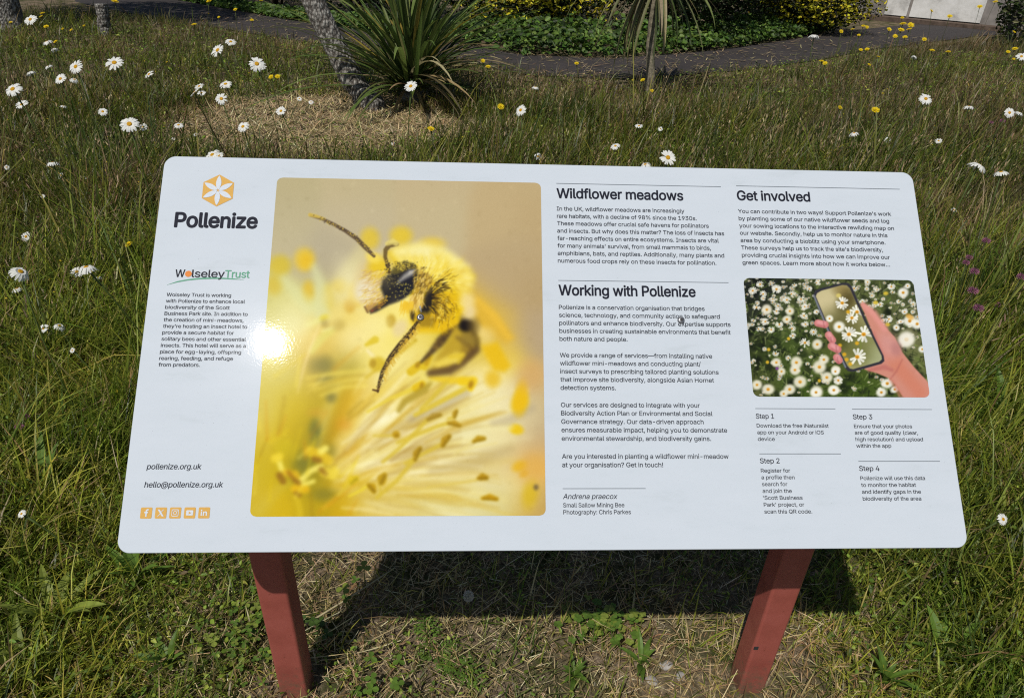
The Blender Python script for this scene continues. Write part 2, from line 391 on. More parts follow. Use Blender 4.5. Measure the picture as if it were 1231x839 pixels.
# --- social media buttons
def ring(x, y, r, w, n=24): return [[(x+q*math.cos(6.28319*(k+d)/n), y+q*math.sin(6.28319*(k+d)/n)) for q, d in ((r, 0), (r, 1), (r-w, 1), (r-w, 0))] for k in range(n)]
def rring(x, y, h, r, w):
    P = rrect(x-h, y-h, x+h, y+h, r, 5); Q = rrect(x-h+w, y-h+w, x+h-w, y+h-w, r-w*.8, 5); n = len(P)
    return [[P[i], P[(i+1) % n], Q[(i+1) % n], Q[i]] for i in range(n)]
for k, x in enumerate((34, 53.7, 73.1, 92.7, 112.1)):
    y = 53.2; b = flat('social_button', [rrect(x-7.7, y-7.5, x+7.7, y+7.5, 1.6, 4)], GOLD)
    if k == 0: g = [[(x-.9, y-5), (x+1.2, y-5), (x+1.2, y+2.2), (x-.9, y+2.2)], [(x-.9, y+2.2), (x+1.2, y+2.2), (x+1.5, y+3.2), (x+3, y+3.6), (x+3, y+5.4), (x+.6, y+5.1), (x-.7, y+3.9)], [(x-2.6, y-.2), (x-.91, y-.2), (x-.91, y+1.7), (x-2.6, y+1.7)], [(x+1.21, y-.2), (x+2.6, y-.2), (x+2.9, y+1.7), (x+1.21, y+1.7)]]
    if k == 1:
        g = [[(x-4.6, y+4.6), (x-1.9, y+4.6), (x+4.6, y-4.6), (x+1.9, y-4.6)], [(x+3.0, y+4.6), (x+4.1, y+4.6), (x+.62, y+.75), (x+.1, y+1.4)], [(x-4.3, y-4.6), (x-3.1, y-4.6), (x-.1, y-1.35), (x-.62, y-.75)]]
    if k == 2: g = rring(x, y, 4.8, 1.8, .9)+ring(x, y, 2.6, .85)+[circ(x+2.7, y+2.7, .6, 10)]
    if k == 3: g = [rrect(x-4.8, y-3.5, x+4.8, y+3.5, 1.3, 4)]
    if k == 4: g = [[(x-4.3, y-4), (x-2.5, y-4), (x-2.5, y+1.7), (x-4.3, y+1.7)], circ(x-3.4, y+3.3, 1.1, 12), [(x-1.4, y-4), (x+.4, y-4), (x+.4, y+1.7), (x-1.4, y+1.7)], [(x+.41, y-.2), (x+1.2, y+.4), (x+2.2, y+.1), (x+2.6, y-.9), (x+4.3, y-.5), (x+3.9, y+1.1), (x+2.8, y+1.9), (x+1.5, y+1.8), (x+.41, y+1)], [(x+2.6, y-4), (x+4.3, y-4), (x+4.3, y-.5), (x+2.6, y-.9)]]
    go = flat('button_symbol', g, WHITE, b, ZI*2)
    if k == 3: flat('play_mark', [[(x-1.2, y-1.8), (x+2, y), (x-1.2, y+1.8)]], GOLD, b, ZI*3)

# ---- printed pictures: painted into a colour grid in numpy ----
class Canvas:
    def __init__(s, x0, y0, x1, y1, S):
        s.x0, s.y0, s.S = x0, y0, S
        s.w, s.h = int((x1-x0)*S), int((y1-y0)*S)
        s.X, s.Y = np.meshgrid(x0+(np.arange(s.w)+.5)/S, y0+(np.arange(s.h)+.5)/S)
        s.img = np.zeros((s.h, s.w, 3))
    def win(s, xa, ya, xb, yb):
        i0 = max(0, int((ya-s.y0)*s.S)); i1 = min(s.h, int((yb-s.y0)*s.S)+2)
        j0 = max(0, int((xa-s.x0)*s.S)); j1 = min(s.w, int((xb-s.x0)*s.S)+2)
        return slice(i0, max(i0, i1)), slice(j0, max(j0, j1))
    def put(s, sl, m, col, a=1):
        m = np.clip(m, 0, 1)[..., None]*a
        s.img[sl] = s.img[sl]*(1-m) + np.array(col)/255.*m
    def base(s, pts, sig):
        p = np.array(pts, float)
        num = np.zeros_like(s.img); den = np.zeros((s.h, s.w))+1e-9
        for q in p:
            g = np.exp(-((s.X-q[0])**2+(s.Y-q[1])**2)/(2*sig*sig))+1e-8
            num += g[..., None]*q[2:]/255.; den += g
        s.img = num/den[..., None]
    def ell(s, cx, cy, rx, ry, col, rot=0, soft=.3, a=1):
        R = max(rx, ry)*(1+soft)+1
        sl = s.win(cx-R, cy-R, cx+R, cy+R)
        X, Y = s.X[sl]-cx, s.Y[sl]-cy
        if X.size == 0: return
        c, n = math.cos(math.radians(rot)), math.sin(math.radians(rot))
        d = np.hypot((X*c+Y*n)/rx, (-X*n+Y*c)/ry)
        t = np.clip((1+soft-d)/(2*soft), 0, 1)
        s.put(sl, t*t*(3-2*t), col, a)
    def stroke(s, pts, ws, col, soft=1., a=1):
        pts = np.array(pts, float); ws = np.interp(np.linspace(0, 1, len(pts)), np.linspace(0, 1, len(ws)), ws)
        R = max(ws)+soft+1
        sl = s.win(pts[:, 0].min()-R, pts[:, 1].min()-R, pts[:, 0].max()+R, pts[:, 1].max()+R)
        X, Y = s.X[sl], s.Y[sl]
        if X.size == 0: return
        best = np.full(X.shape, -1e9)
        for k in range(len(pts)-1):
            d = pts[k+1]-pts[k]; L = d@d+1e-9
            t = np.clip(((X-pts[k, 0])*d[0]+(Y-pts[k, 1])*d[1])/L, 0, 1)
            dist = np.hypot(X-pts[k, 0]-t*d[0], Y-pts[k, 1]-t*d[1])
            best = np.maximum(best, ws[k]+(ws[k+1]-ws[k])*t-dist)
        t = np.clip(.5+best/(2*soft), 0, 1)
        s.put(sl, t*t*(3-2*t), col, a)
    def poly(s, pts, col, soft=1., a=1):
        pts = np.array(pts, float); R = soft+1
        sl = s.win(pts[:, 0].min()-R, pts[:, 1].min()-R, pts[:, 0].max()+R, pts[:, 1].max()+R)
        X, Y = s.X[sl], s.Y[sl]; ins = np.zeros(X.shape, bool); dm = np.full(X.shape, 1e9)
        for k in range(len(pts)):
            p, q = pts[k], pts[(k+1) % len(pts)]; d = q-p
            t = np.clip(((X-p[0])*d[0]+(Y-p[1])*d[1])/(d@d+1e-9), 0, 1)
            dm = np.minimum(dm, np.hypot(X-p[0]-t*d[0], Y-p[1]-t*d[1]))
            cr = (p[1] > Y) != (q[1] > Y)
            ins ^= cr & (X < p[0]+(Y-p[1])*d[0]/(d[1] if d[1] else 1e-9))
        t = np.clip(.5+np.where(ins, dm, -dm)/(2*soft), 0, 1)
        s.put(sl, t*t*(3-2*t), col, a)
    def noise(s, rng, n, amt, r):
        for _ in range(n):
            x = s.x0+rng.random()*s.w/s.S; y = s.y0+rng.random()*s.h/s.S
            q = r*(.4+rng.random()); v = rng.normal()*amt
            sl = s.win(x-2*q, y-2*q, x+2*q, y+2*q)
            g = np.exp(-((s.X[sl]-x)**2+(s.Y[sl]-y)**2)/(q*q))
            s.img[sl] += (g*v)[..., None]
    def blurred(s, sig):
        q = int(sig*s.S*3)+1; k = np.exp(-np.arange(-q, q+1)**2/(2*(sig*s.S)**2)); k /= k.sum()
        a = np.pad(s.img, ((q, q), (q, q), (0, 0)), mode='edge')
        a = sum(k[i]*a[i:i+s.h] for i in range(2*q+1))
        return sum(k[i]*a[:, i:i+s.w] for i in range(2*q+1))
    def blur(s, sig, mask=None):
        b = s.blurred(sig); m = 1 if mask is None else mask[..., None]
        s.img = s.img*(1-m)+b*m
    def sample(s, x, y):
        u = np.clip((x-s.x0)*s.S-.5, 0, s.w-1.001); v = np.clip((y-s.y0)*s.S-.5, 0, s.h-1.001)
        i, j = v.astype(int), u.astype(int); fu, fv = (u-j)[..., None], (v-i)[..., None]
        I = s.img
        return np.clip((I[i, j]*(1-fu)+I[i, j+1]*fu)*(1-fv)+(I[i+1, j]*(1-fu)+I[i+1, j+1]*fu)*fv, 0, 1)


def paint_bee():
    rng = np.random.default_rng(5)
    def shade(col, a, b): f = rng.uniform(a, b); return tuple(f*v for v in col)
    c = Canvas(296, 208, 664, 628, 2)
    A = lambda x, y: (410+x/5.995, 260+y/5.995)
    B = lambda x, y: (300+x/6.457, 270+y/6.457)
    C = lambda x, y: (440+x/5.595, 370+y/5.595)
    D = lambda x, y: (300+x/5.594, 480+y/5.594)
    E = lambda x, y: (460+x/5.595, 480+y/5.595)
    G = lambda x, y: (285+x/5.594, 340+y/5.594)
    bs = '''340 225 184 171 134;430 225 190 175 139;520 225 192 174 138;645 228 188 166 126;340 260 186 174 140;430 262 191 177 146;520 262 193 177 141;
    600 262 190 168 128;645 262 185 162 122;345 300 189 177 144;400 310 182 170 143;380 322 176 165 140;620 310 183 161 124;600 345 184 163 128;645 345 180 158 121;640 400 180 161 133;
    575 375 215 180 75;600 400 205 176 100;320 350 200 192 120;318 385 204 197 128;350 370 214 208 146;380 355 205 196 128;400 382 216 196 105;430 385 230 207 110;430 345 214 202 165;460 400 236 222 140;
    330 440 214 204 130;318 470 206 190 92;350 450 200 185 90;380 440 206 176 78;395 418 222 190 95;405 440 165 156 72;425 400 226 202 115;460 430 232 215 120;500 420 225 205 110;500 450 228 212 125;
    540 440 205 185 80;560 410 200 178 60;560 450 232 215 160;600 430 222 195 95;315 490 210 195 110;350 485 204 180 46;390 478 184 162 46;430 480 208 168 40;470 480 220 195 90;510 485 228 212 130;550 490 228 218 168;600 485 225 212 172;640 470 196 172 130;645 500 186 168 136;
    312 520 208 186 78;350 520 200 174 34;380 525 160 144 46;420 520 206 158 34;450 520 222 208 138;480 515 228 220 168;520 520 226 217 168;560 520 220 211 165;600 520 214 196 142;642 530 192 168 132;
    310 560 198 176 58;340 560 198 172 30;368 562 140 134 48;400 560 184 152 28;430 555 206 164 28;460 560 217 184 84;490 560 223 208 148;530 560 222 204 148;560 560 206 187 138;600 560 205 185 138;642 560 216 168 92;
    310 608 200 177 66;340 608 204 174 34;380 608 178 156 40;410 608 202 165 28;440 605 212 192 118;480 605 216 198 128;520 605 211 202 146;560 605 207 197 146;600 605 202 192 140;630 605 206 177 95;652 608 186 157 104'''
    c.base([[float(v) for v in q.split()] for q in bs.split(';')], 17)
    st, el, po = c.stroke, c.ell, c.poly
    # soft petals and streaks radiating from the heart of the flower
    for k in range(150):
        th = math.radians(rng.uniform(-78, 12)); r0 = rng.uniform(20, 130); r1 = r0+rng.uniform(50, 150)
        o = (385+rng.normal()*14, 585+rng.normal()*10)
        p = [(o[0]+r*math.cos(th+b), o[1]+r*math.sin(th+b)) for r, b in ((r0, 0), ((r0+r1)/2, .03), (r1, .08))]
        if p[-1][1] < 420 or p[-1][0] > 640: continue
        col = [(236, 228, 178), (206, 172, 62), (228, 208, 120), (190, 160, 60), (238, 230, 190)][rng.integers(5)]
        st(p, [2, rng.uniform(3, 9), 3], col, rng.uniform(3, 7), rng.uniform(.10, .3))
    # out-of-focus anthers, left
    for x, y, w, q, h, cc in ((425, 275, 80, 90, .35, (222, 190, 70)), (435, 285, 48, 60, .5, (224, 184, 40)), (235, 320, 85, 78, .4, (205, 182, 58)), (190, 470, 60, 75, .5, (204, 182, 70)),
                              (455, 525, 45, 85, .4, (212, 180, 58)), (700, 480, 60, 55, .5, (222, 190, 66)), (600, 560, 50, 90, .5, (215, 190, 70)), (800, 520, 40, 70, .4, (220, 182, 50)), (775, 630, 45, 55, .4, (196, 150, 38)), (845, 600, 30, 40, .4, (214, 176, 50))):
        el(*B(x, y), w/6.457, q/6.457, cc, 0, h, .92)
    st([B(500, 330), B(545, 470), B(560, 700)], [4, 7, 9], (212, 212, 165), 5, .75)
    st([B(270, 430), B(380, 560), B(470, 640)], [6, 8, 10], (212, 213, 160), 6, .6)
    st([B(860, 220), B(760, 420), B(640, 560)], [8, 14, 10], (220, 208, 150), 7, .55)
    st([B(640, 500), B(730, 610)], [.4, .4], (250, 240, 190), .6, .7)
    for q in (((400, 740), (520, 745), (640, 690)),): pass
    # petal tongues lower left of the glare
    st([G(500, 460), G(560, 380), G(640, 315)], [4, 5, 4], (214, 205, 110), 2.5, .8)
    st([G(570, 325), G(655, 300)], [1.2, 1.6], (226, 220, 150), 1, .9)
    st([G(470, 285), G(560, 250), G(610, 228)], [3, 3, 2.4], (224, 218, 140), 2, .8)
    el(*G(585, 235), 6, 3.4, (214, 196, 60), -20, .4, .9)
    el(*G(680, 285), 8, 7, (176, 150, 62), 0, .6, .7); el(*G(590, 275), 5, 5, (150, 130, 64), 0, .5, .6)
    st([G(820, 40), G(640, 250)], [7, 9], (230, 215, 150), 7, .45)
    for x, y, w, q, aa in ((585, 555, 60, 60, .75), (600, 660, 55, 35, .8), (630, 770, 35, 35, .8), (510, 560, 40, 60, .4)):
        el(*G(x, y), w/5.594, q/5.594, (130, 124, 66), 0, .8, aa)
    for pts in (((470, 640), (650, 610), (860, 590)), ((520, 720), (700, 660), (867, 640)), ((560, 760), (720, 700), (867, 690)), ((480, 690), (640, 660), (800, 630))):
        st([G(*p) for p in pts], [1.5, 2.5, 2], (226, 206, 96), 2.2, .7)
    st([G(560, 690), G(720, 640), G(860, 620)], [1, 2, 1], (176, 148, 44), 2, .6)
    st([G(405, 745), G(440, 600), G(490, 440), G(555, 280)], [.4, .7, .8, .4], (246, 226, 190), .5, .85)
    st([G(470, 745), G(590, 625)], [.3, .6], (246, 226, 150), .5, .7)
    st([G(780, 755), G(840, 640)], [.3, .8], (244, 232, 170), .7, .7)
    for x, y, w, q, cc, aa in ((440, 215, 36, 75, (116, 118, 62), .85), (360, 430, 60, 65, (130, 126, 56), .8), (540, 350, 40, 45, (140, 130, 58), .6), (500, 640, 80, 45, (138, 130, 56), .75), (640, 170, 45, 40, (206, 152, 48), .55),
                                   (690, 350, 60, 45, (204, 158, 46), .5), (450, 90, 60, 30, (204, 160, 60), .4), (820, 290, 45, 22, (206, 164, 40), .7), (760, 560, 90, 60, (206, 172, 44), .6), (230, 320, 60, 60, (200, 182, 40), .6)):
        el(*D(x, y), w/5.594, q/5.594, cc, 0, .8, aa)
    st([D(60, 750), D(200, 600), D(260, 560)], [7, 6, 4], (204, 184, 84), 6, .4)
    # pistil cluster, bottom left
    yl, yd, yb = (226, 202, 66), (150, 112, 36), (238, 224, 120)
    st([D(310, 640), D(335, 720), D(340, 790)], [3, 3.4, 3.5], (206, 180, 50), 2, .9)
    for p, w, cc in ((((190, 390), (215, 470), (240, 490)), 3.2, yb), (((170, 400), (200, 385)), 5, yl), (((240, 490), (310, 500), (330, 560)), 4, (214, 178, 46)), (((200, 510), (225, 550)), 4, yd),
                     (((340, 550), (410, 480), (480, 450)), 3.4, yb), (((360, 575), (430, 550)), 2.6, yb), (((300, 600), (380, 605)), 4.5, (222, 182, 40)), (((310, 630), (335, 645)), 2.4, yd), (((400, 350), (470, 370), (530, 410)), 6, (216, 184, 48)),
                     (((480, 350), (510, 330)), 4, yb), (((430, 400), (470, 410)), 3.2, yd), (((500, 490), (560, 510), (575, 480)), 5.5, yl), (((480, 470), (510, 500)), 3, yd), (((300, 540), (330, 560)), 3, yd), (((260, 490), (285, 520)), 2.5, (166, 122, 30))):
        st([D(*q) for q in p], [w], cc, 1.6, .9)
    c.blur(1.3)
    for x, y, rx, ry, aa in ((500, 500, 70, 24, .35), (470, 530, 60, 22, .35), (590, 590, 60, 30, .35), (530, 545, 80, 26, .3), (455, 500, 22, 10, .5), (430, 405, 26, 20, .5), (470, 440, 40, 18, .4), (360, 395, 20, 26, .4), (600, 510, 50, 30, .4), (580, 470, 40, 20, .5), (425, 345, 14, 30, .5), (475, 540, 60, 10, .4)):
        el(x, y, rx, ry, (238, 230, 186), -25, .9, aa)
    for k in range(70):
        th = math.radians(rng.uniform(-62, 4)); r0 = rng.uniform(60, 150); r1 = r0+rng.uniform(60, 150); o = (388+rng.normal()*16, 590+rng.normal()*12)
        p = [(o[0]+r*math.cos(th+b), o[1]+r*math.sin(th+b)) for r, b in ((r0, 0), ((r0+r1)/2, .03), (r1, .08))]
        if p[-1][1] < 430 or p[-1][0] > 640: continue
        st(p, [.6, rng.uniform(.8, 2), .6], [(240, 232, 190), (206, 178, 84), (190, 164, 92), (226, 206, 120)][rng.integers(4)], rng.uniform(1.2, 3), rng.uniform(.2, .5))
    for k in range(46):
        th = math.radians(rng.uniform(-60, 0)); r0 = rng.uniform(30, 120); r1 = r0+rng.uniform(60, 130); o = (392+rng.normal()*14, 585+rng.normal()*12)
        p = [(o[0]+r*math.cos(th+b), o[1]+r*math.sin(th+b)) for r, b in ((r0, 0), ((r0+r1)/2, .03), (r1, .08))]
        if p[-1][1] < 440 or p[-1][0] > 640: continue
        st(p, [1, rng.uniform(2, 5), 1], [(246, 240, 206), (190, 150, 40), (176, 146, 78), (250, 246, 220)][rng.integers(4)], rng.uniform(2, 4), rng.uniform(.25, .5))
    for k in range(30):
        x, y = rng.uniform(300, 420), rng.uniform(440, 620); th = math.radians(rng.uniform(-100, -30)); L = rng.uniform(15, 50)
        st([(x, y), (x+L*math.cos(th), y+L*math.sin(th))], [2, 3, 1], [(222, 196, 40), (160, 130, 26), (232, 214, 100), (206, 150, 30)][rng.integers(4)], rng.uniform(2, 5), rng.uniform(.25, .5))
    # filaments with anthers
    def anther(pts, F, col, r, w=2.2, soft=1.4, fil=(208, 184, 74)):
        if len(pts) > 2 or fil: st([F(*p) for p in pts[:-1]], [w*.8, w], fil, soft, .85)
        a, b = F(*pts[-2]), F(*pts[-1])
        m = ((a[0]+b[0])/2+(b[1]-a[1])*.12, (a[1]+b[1])/2-(b[0]-a[0])*.12); st([a, m, b], [r*.6, r*1.1, r*.75], col, soft, .95)
        st([(a[0]+.6, a[1]+.8), (b[0]+.6, b[1]+.8)], [r*.4, r*.45], tuple(.78*v for v in col), 1.2, .7)
        for _ in range(7):
            t = rng.random(); el(a[0]+(b[0]-a[0])*t+rng.normal()*r*.4, a[1]+(b[1]-a[1])*t+rng.normal()*r*.4, .7, .7, shade(col, .7, 1.12), 0, .5, .6)
    oc = (176, 142, 40)
    anther([(0, 420), (110, 330), (230, 210), (300, 135), (385, 103)], E, oc, 3, 2.6)
    anther([(100, 290), (380, 175), (440, 160), (515, 175)], E, (184, 148, 44), 3.2, 2.6)
    anther([(440, 130), (480, 120), (495, 78)], E, (178, 144, 42), 2.8, 2)
    anther([(150, 430), (280, 360), (380, 310), (400, 310), (445, 248)], E, (182, 146, 42), 4, 2.4)
    anther([(-40, 660), (90, 550), (190, 430), (215, 405), (250, 328)], E, (176, 142, 40), 3.4, 2.8)
    anther([(-60, 245), (70, 243), (85, 240), (95, 238)], E, (190, 152, 34), 4.2, 1.6, 1.8)
    anther([(470, 380), (600, 285), (610, 282), (680, 262)], E, (186, 150, 40), 3.4, 1.4, 1.6, (222, 206, 140))
    anther([(300, 590), (620, 545), (645, 528), (695, 525)], E, (180, 142, 36), 4, 1.8, 1.6, (214, 192, 104))
    anther([(500, 700), (660, 668), (670, 664), (765, 668)], E, (190, 148, 26), 3.2, 1.2, 1.8, (216, 200, 130))
    el(*E(895, 200), 9, 6, (224, 190, 44), 15, .4, .95); st([E(680, 190), E(850, 180)], [2, 5], (232, 222, 170), 4, .6)
    el(*E(5, 535), 3.6, 7.5, (190, 156, 38), 10, .3, .9)
    el(*E(920, 450), 9, 6, (220, 176, 46), -20, .6, .8); el(*E(950, 500), 6, 4, (214, 168, 56), -30, .6, .7)
    el(*E(990, 640), 9, 16, (208, 178, 44), 10, .7, .7); el(*E(1030, 590), 3, 3.5, (120, 104, 80), 0, .6, .9); el(*E(1010, 450), 14, 14, (214, 168, 84), 0, .7, .5)
    el(*E(920, 30), 10, 14, (222, 186, 44), 10, .5, .95)
    anther([(600, 640), (660, 590), (680, 560), (715, 530)], D, (218, 192, 50), 4.6, 2.6, 1.6)
    anther([(670, 650), (750, 610), (800, 575), (835, 615)], D, (188, 152, 34), 4.2, 1.8, 1.4, (226, 206, 70))
    anther([(880, 640), (876, 590), (880, 560), (905, 510)], D, (186, 152, 40), 4.6, 1.4, 1.4)
    anther([(0, 470), (150, 350), (270, 270), (330, 220), (330, 215)], C, (200, 170, 50), 1, 2.2)
    c.blur(.7)
    # shadows between the petals under the bee
    st([E(200, 130), E(420, 30), E(560, -40)], [5, 8, 5], (176, 160, 130), 6, .55)
    st([E(330, 480), E(620, 420), E(860, 330)], [4, 9, 5], (186, 166, 120), 7, .5)
    st([E(740, 160), E(850, 140), E(1000, 60)], [3, 6, 5], (180, 166, 140), 5, .5)
    # anthers and filaments under the bee
    st([C(430, 470), C(560, 490), C(650, 485)], [2, 4, 4], (226, 196, 60), 2, .9)
    st([C(330, 720), C(480, 640), C(650, 550), C(690, 520)], [2.5, 3, 3, 3], (214, 190, 70), 2, .85)
    st([C(640, 495), C(720, 490), C(700, 540)], [5, 5, 4], (228, 196, 48), 1.6, .95); el(*C(703, 515), 3, 5, (170, 130, 44), 20, .4, .9)
    st([C(370, 680), C(450, 600), C(540, 500)], [2.5, 2.5, 2.5], (208, 184, 70), 2, .8)
    st([C(10, 700), C(160, 610), C(320, 545)], [1.5, 2.4, 3], (222, 200, 80), 1.5, .85); st([C(335, 540), C(375, 515)], [5, 4.5], (218, 186, 44), 1.4, .95); el(*C(372, 522), 2.2, 4, (168, 128, 36), 20, .4, .8)
    st([C(220, 690), C(260, 630), C(390, 550), C(430, 510)], [3, 4, 5, 2], (170, 146, 54), 3, .8)
    st([C(300, 430), C(360, 385)], [5, 5], (214, 184, 50), 1.5, .95); st([C(390, 390), C(425, 325)], [5.5, 4.5], (216, 188, 54), 1.4, .95); el(*C(345, 385), 3, 4, (160, 124, 40), 30, .4, .7); st([C(402, 380), C(424, 340)], [2.4, 2], (186, 150, 44), 1, .8)
    st([C(10, 290), C(60, 340)], [2, 2.5], (238, 226, 180), 1.5, .8)
    el(*C(75, 380), 10, 9, (206, 180, 60), 0, .4, .9); el(*C(45, 375), 4, 5, (176, 146, 50), 0, .5, .8); st([C(0, 250), C(60, 215)], [2, 4.5], (214, 190, 60), 1.4, .9)
    el(*C(165, 90), 6, 8, (190, 160, 66), 0, .4, .85); el(*C(225, 140), 8, 11, (222, 204, 166), 30, .5, .7); el(*C(70, 110), 14, 12, (236, 224, 160), 0, .7, .6)
    # wing and abdomen, out of focus
    po([C(600, -60), C(740, -40), C(900, 80), C(990, 200), C(940, 240), C(800, 170), C(690, 120)], (214, 176, 72), 7, .85)
    st([C(740, -60), C(860, 60), C(960, 200)], [3, 5, 3], (226, 186, 78), 4, .8)
    po([C(770, 250), C(880, 230), C(970, 390), C(930, 430), C(860, 420), C(800, 320)], (222, 184, 46), 4, .95)
    el(*C(850, 480), 9, 10, (220, 184, 60), 0, .6, .85)
    el(*C(790, 190), 12, 10, (228, 206, 140), 0, .7, .7); el(*C(1040, 600), 8, 20, (224, 184, 44), 8, .5, .9); el(*C(1110, 450), 16, 18, (208, 166, 108), 0, .7, .6)
    po([C(560, 10), C(700, 40), C(760, 200), C(720, 330), C(560, 420), C(420, 440), C(470, 330), C(560, 200)], (184, 156, 60), 5, .92)
    po([C(640, 170), C(750, 150), C(760, 240), C(700, 330), C(640, 300)], (150, 124, 56), 4, .8); st([C(640, 60), C(720, 150), C(745, 260)], [3, 4, 3], (96, 78, 44), 3, .7); st([C(610, 200), C(690, 250), C(720, 300)], [2, 3, 2], (118, 94, 50), 2.4, .7); st([C(700, 60), C(770, 170)], [4, 5], (228, 204, 130), 3, .7)
    st([C(430, 440), C(560, 420), C(640, 370), C(740, 285)], [4, 5, 5, 4], (104, 82, 56), 3.4, .9)
    po([C(430, 380), C(600, 300), C(660, 310), C(620, 370), C(480, 400)], (228, 206, 100), 3, .9)
    st([C(560, 330), C(650, 320), C(620, 370)], [2, 3, 2], (214, 186, 60), 2, .7)
    el(*C(690, 210), 10, 7, (150, 128, 64), 10, .7, .8)
    el(*C(668, 118), 9, 8, (38, 33, 34), 0, .4, .98); el(*C(720, 120), 7, 9, (110, 92, 54), 0, .8, .7)
    el(*C(680, 25), 10, 9, (226, 208, 166), 0, .6, .85)
    st([C(590, 105), C(500, 225), C(435, 300), C(370, 365)], [3.6, 5.4, 3, 1.5], (74, 58, 48), 2.2, .92)
    for _ in range(60):
        t = rng.random(); x, y = C(590-150*t, 110+180*t); el(x+rng.normal()*3, y+rng.normal()*3, .8, .8, (196, 160, 60), 0, .5, .5)
    st([C(500, 140), C(540, 125), C(600, 95)], [3, 4, 3.5], (226, 188, 60), 1.6, .9); st([C(560, 80), C(610, 90)], [3, 2], (218, 176, 56), 1.4, .8)
    c.blur(.9)
    # anthers behind the bee's back
    el(*A(205, 165), 11, 13, (220, 190, 58), 0, .5, .85); el(*A(430, 145), 13, 11, (222, 192, 56), 0, .5, .9); el(*A(650, 205), 15, 8, (226, 196, 76), 0, .6, .9)
    c.blur(1.1, np.clip((c.Y-375)/10, 0, 1)*np.clip((c.X-505)/12, 0, 1)*np.clip((470-c.Y)/12, 0, 1))
    # bee: furry thorax
    po([A(310, 260), A(400, 215), A(560, 210), A(720, 250), A(860, 330), A(960, 430), A(945, 490), A(880, 560), A(870, 660), A(830, 760), A(700, 800), A(560, 700), A(420, 420)], (224, 192, 44), 5, .97)
    st([A(400, 260), A(560, 245), A(720, 285), A(860, 380), A(910, 450)], [6, 9, 10, 9, 7], (244, 232, 160), 6, .9)
    st([A(440, 300), A(600, 275), A(700, 330)], [5, 7, 6], (242, 234, 180), 6, .7)
    el(*A(770, 580), 17, 26, (232, 196, 20), 0, .7, .9); el(*A(690, 690), 16, 16, (214, 178, 34), 0, .7, .8); el(*A(720, 440), 14, 14, (236, 204, 60), 0, .8, .8); el(*A(880, 500), 9, 12, (240, 226, 160), 0, .7, .8)
    for k in range(1150):
        th = rng.uniform(-2.4, 1.35); r = rng.uniform(70, 330)*(.62+.38*abs(math.cos(th)))
        x, y = 600+r*math.cos(th), 480+r*math.sin(th)*.85; L = rng.uniform(25, 70)
        cc = [(244, 226, 120), (226, 192, 44), (196, 158, 44), (246, 238, 176), (120, 96, 40)][rng.choice(5, p=[.28, .36, .17, .17, .02])]
        if th < -.5: cc = [(246, 236, 170), (240, 218, 96), (228, 200, 80)][rng.integers(3)]
        th2 = th+rng.normal()*.25
        st([A(x, y), A(x+L*math.cos(th2), y+L*math.sin(th2))], [.75, .2], cc, .55, rng.uniform(.3, .7))
    d = np.hypot((c.X-A(600, 0)[0])/1., (c.Y-A(0, 500)[1])/1.)
    c.blur(.5); c.blur(1.8, np.clip((d-18)/20, 0, 1)*np.clip((A(0, 700)[1]-c.Y)/20, 0, 1))
    for k in range(760):
        th = rng.uniform(-1.9, 1.2); r = rng.uniform(55, 230); x, y = 600+r*math.cos(th), 490+r*math.sin(th)*.85; L = rng.uniform(14, 38); th2 = th+rng.normal()*.3
        st([A(x, y), A(x+L*math.cos(th2), y+L*math.sin(th2))], [.5, .15], [(240, 218, 96), (246, 236, 160), (226, 196, 60), (196, 156, 44), (110, 88, 40)][rng.integers(3 if th < -.7 else 5)], .7, rng.uniform(.2, .5))
    for k in range(110):
        th = rng.uniform(-.5, 1.1); r = rng.uniform(70, 150); x, y = 600+r*math.cos(th), 520+r*math.sin(th); L = rng.uniform(18, 46); th2 = th+rng.normal()*.25
        st([A(x, y), A(x+L*math.cos(th2), y+L*math.sin(th2))], [.7, .2], [(60, 48, 30), (110, 84, 34), (40, 34, 30)][rng.integers(3)], .6, rng.uniform(.3, .7))
    st([A(690, 530), A(740, 515), A(790, 520)], [.8, .9, .4], (90, 74, 40), .6, .9)
    # lower chest
    po([A(480, 640), A(600, 700), A(760, 720), A(760, 840), A(560, 840), A(500, 760)], (222, 184, 34), 5, .85); po([A(640, 600), A(760, 540), A(860, 560), A(840, 700), A(800, 800), A(660, 790), A(600, 720)], (214, 176, 34), 7, .75); el(*A(905, 610), 9, 9, (232, 214, 160), 0, .7, .8)
    for k in range(260):
        x, y = rng.normal(720, 48), rng.normal(660, 50); th = math.radians(rng.normal(70, 30)); L = rng.uniform(20, 60)
        st([A(x, y), A(x+L*math.cos(th), y+L*math.sin(th))], [.7, .2], [(120, 92, 36), (236, 206, 80), (84, 66, 34), (200, 160, 40), (244, 226, 140)][rng.integers(5)], .7, rng.uniform(.25, .6))
    po([A(520, 720), A(600, 700), A(680, 740), A(660, 800), A(560, 800)], (120, 96, 44), 4, .55)
    # face: pale fur, pollen
    el(*A(215, 450), 17, 25, (214, 192, 140), 15, .6, .95); el(*A(165, 545), 11, 13, (226, 216, 192), 0, .6, .9)
    el(*A(270, 370), 13, 13, (224, 192, 48), 20, .6, .95); el(*A(230, 300), 9, 6, (238, 214, 96), 25, .6, .9)
    po([A(200, 620), A(300, 570), A(330, 640), A(230, 690), A(180, 690), A(165, 655)], (178, 140, 84), 2.5, .85)
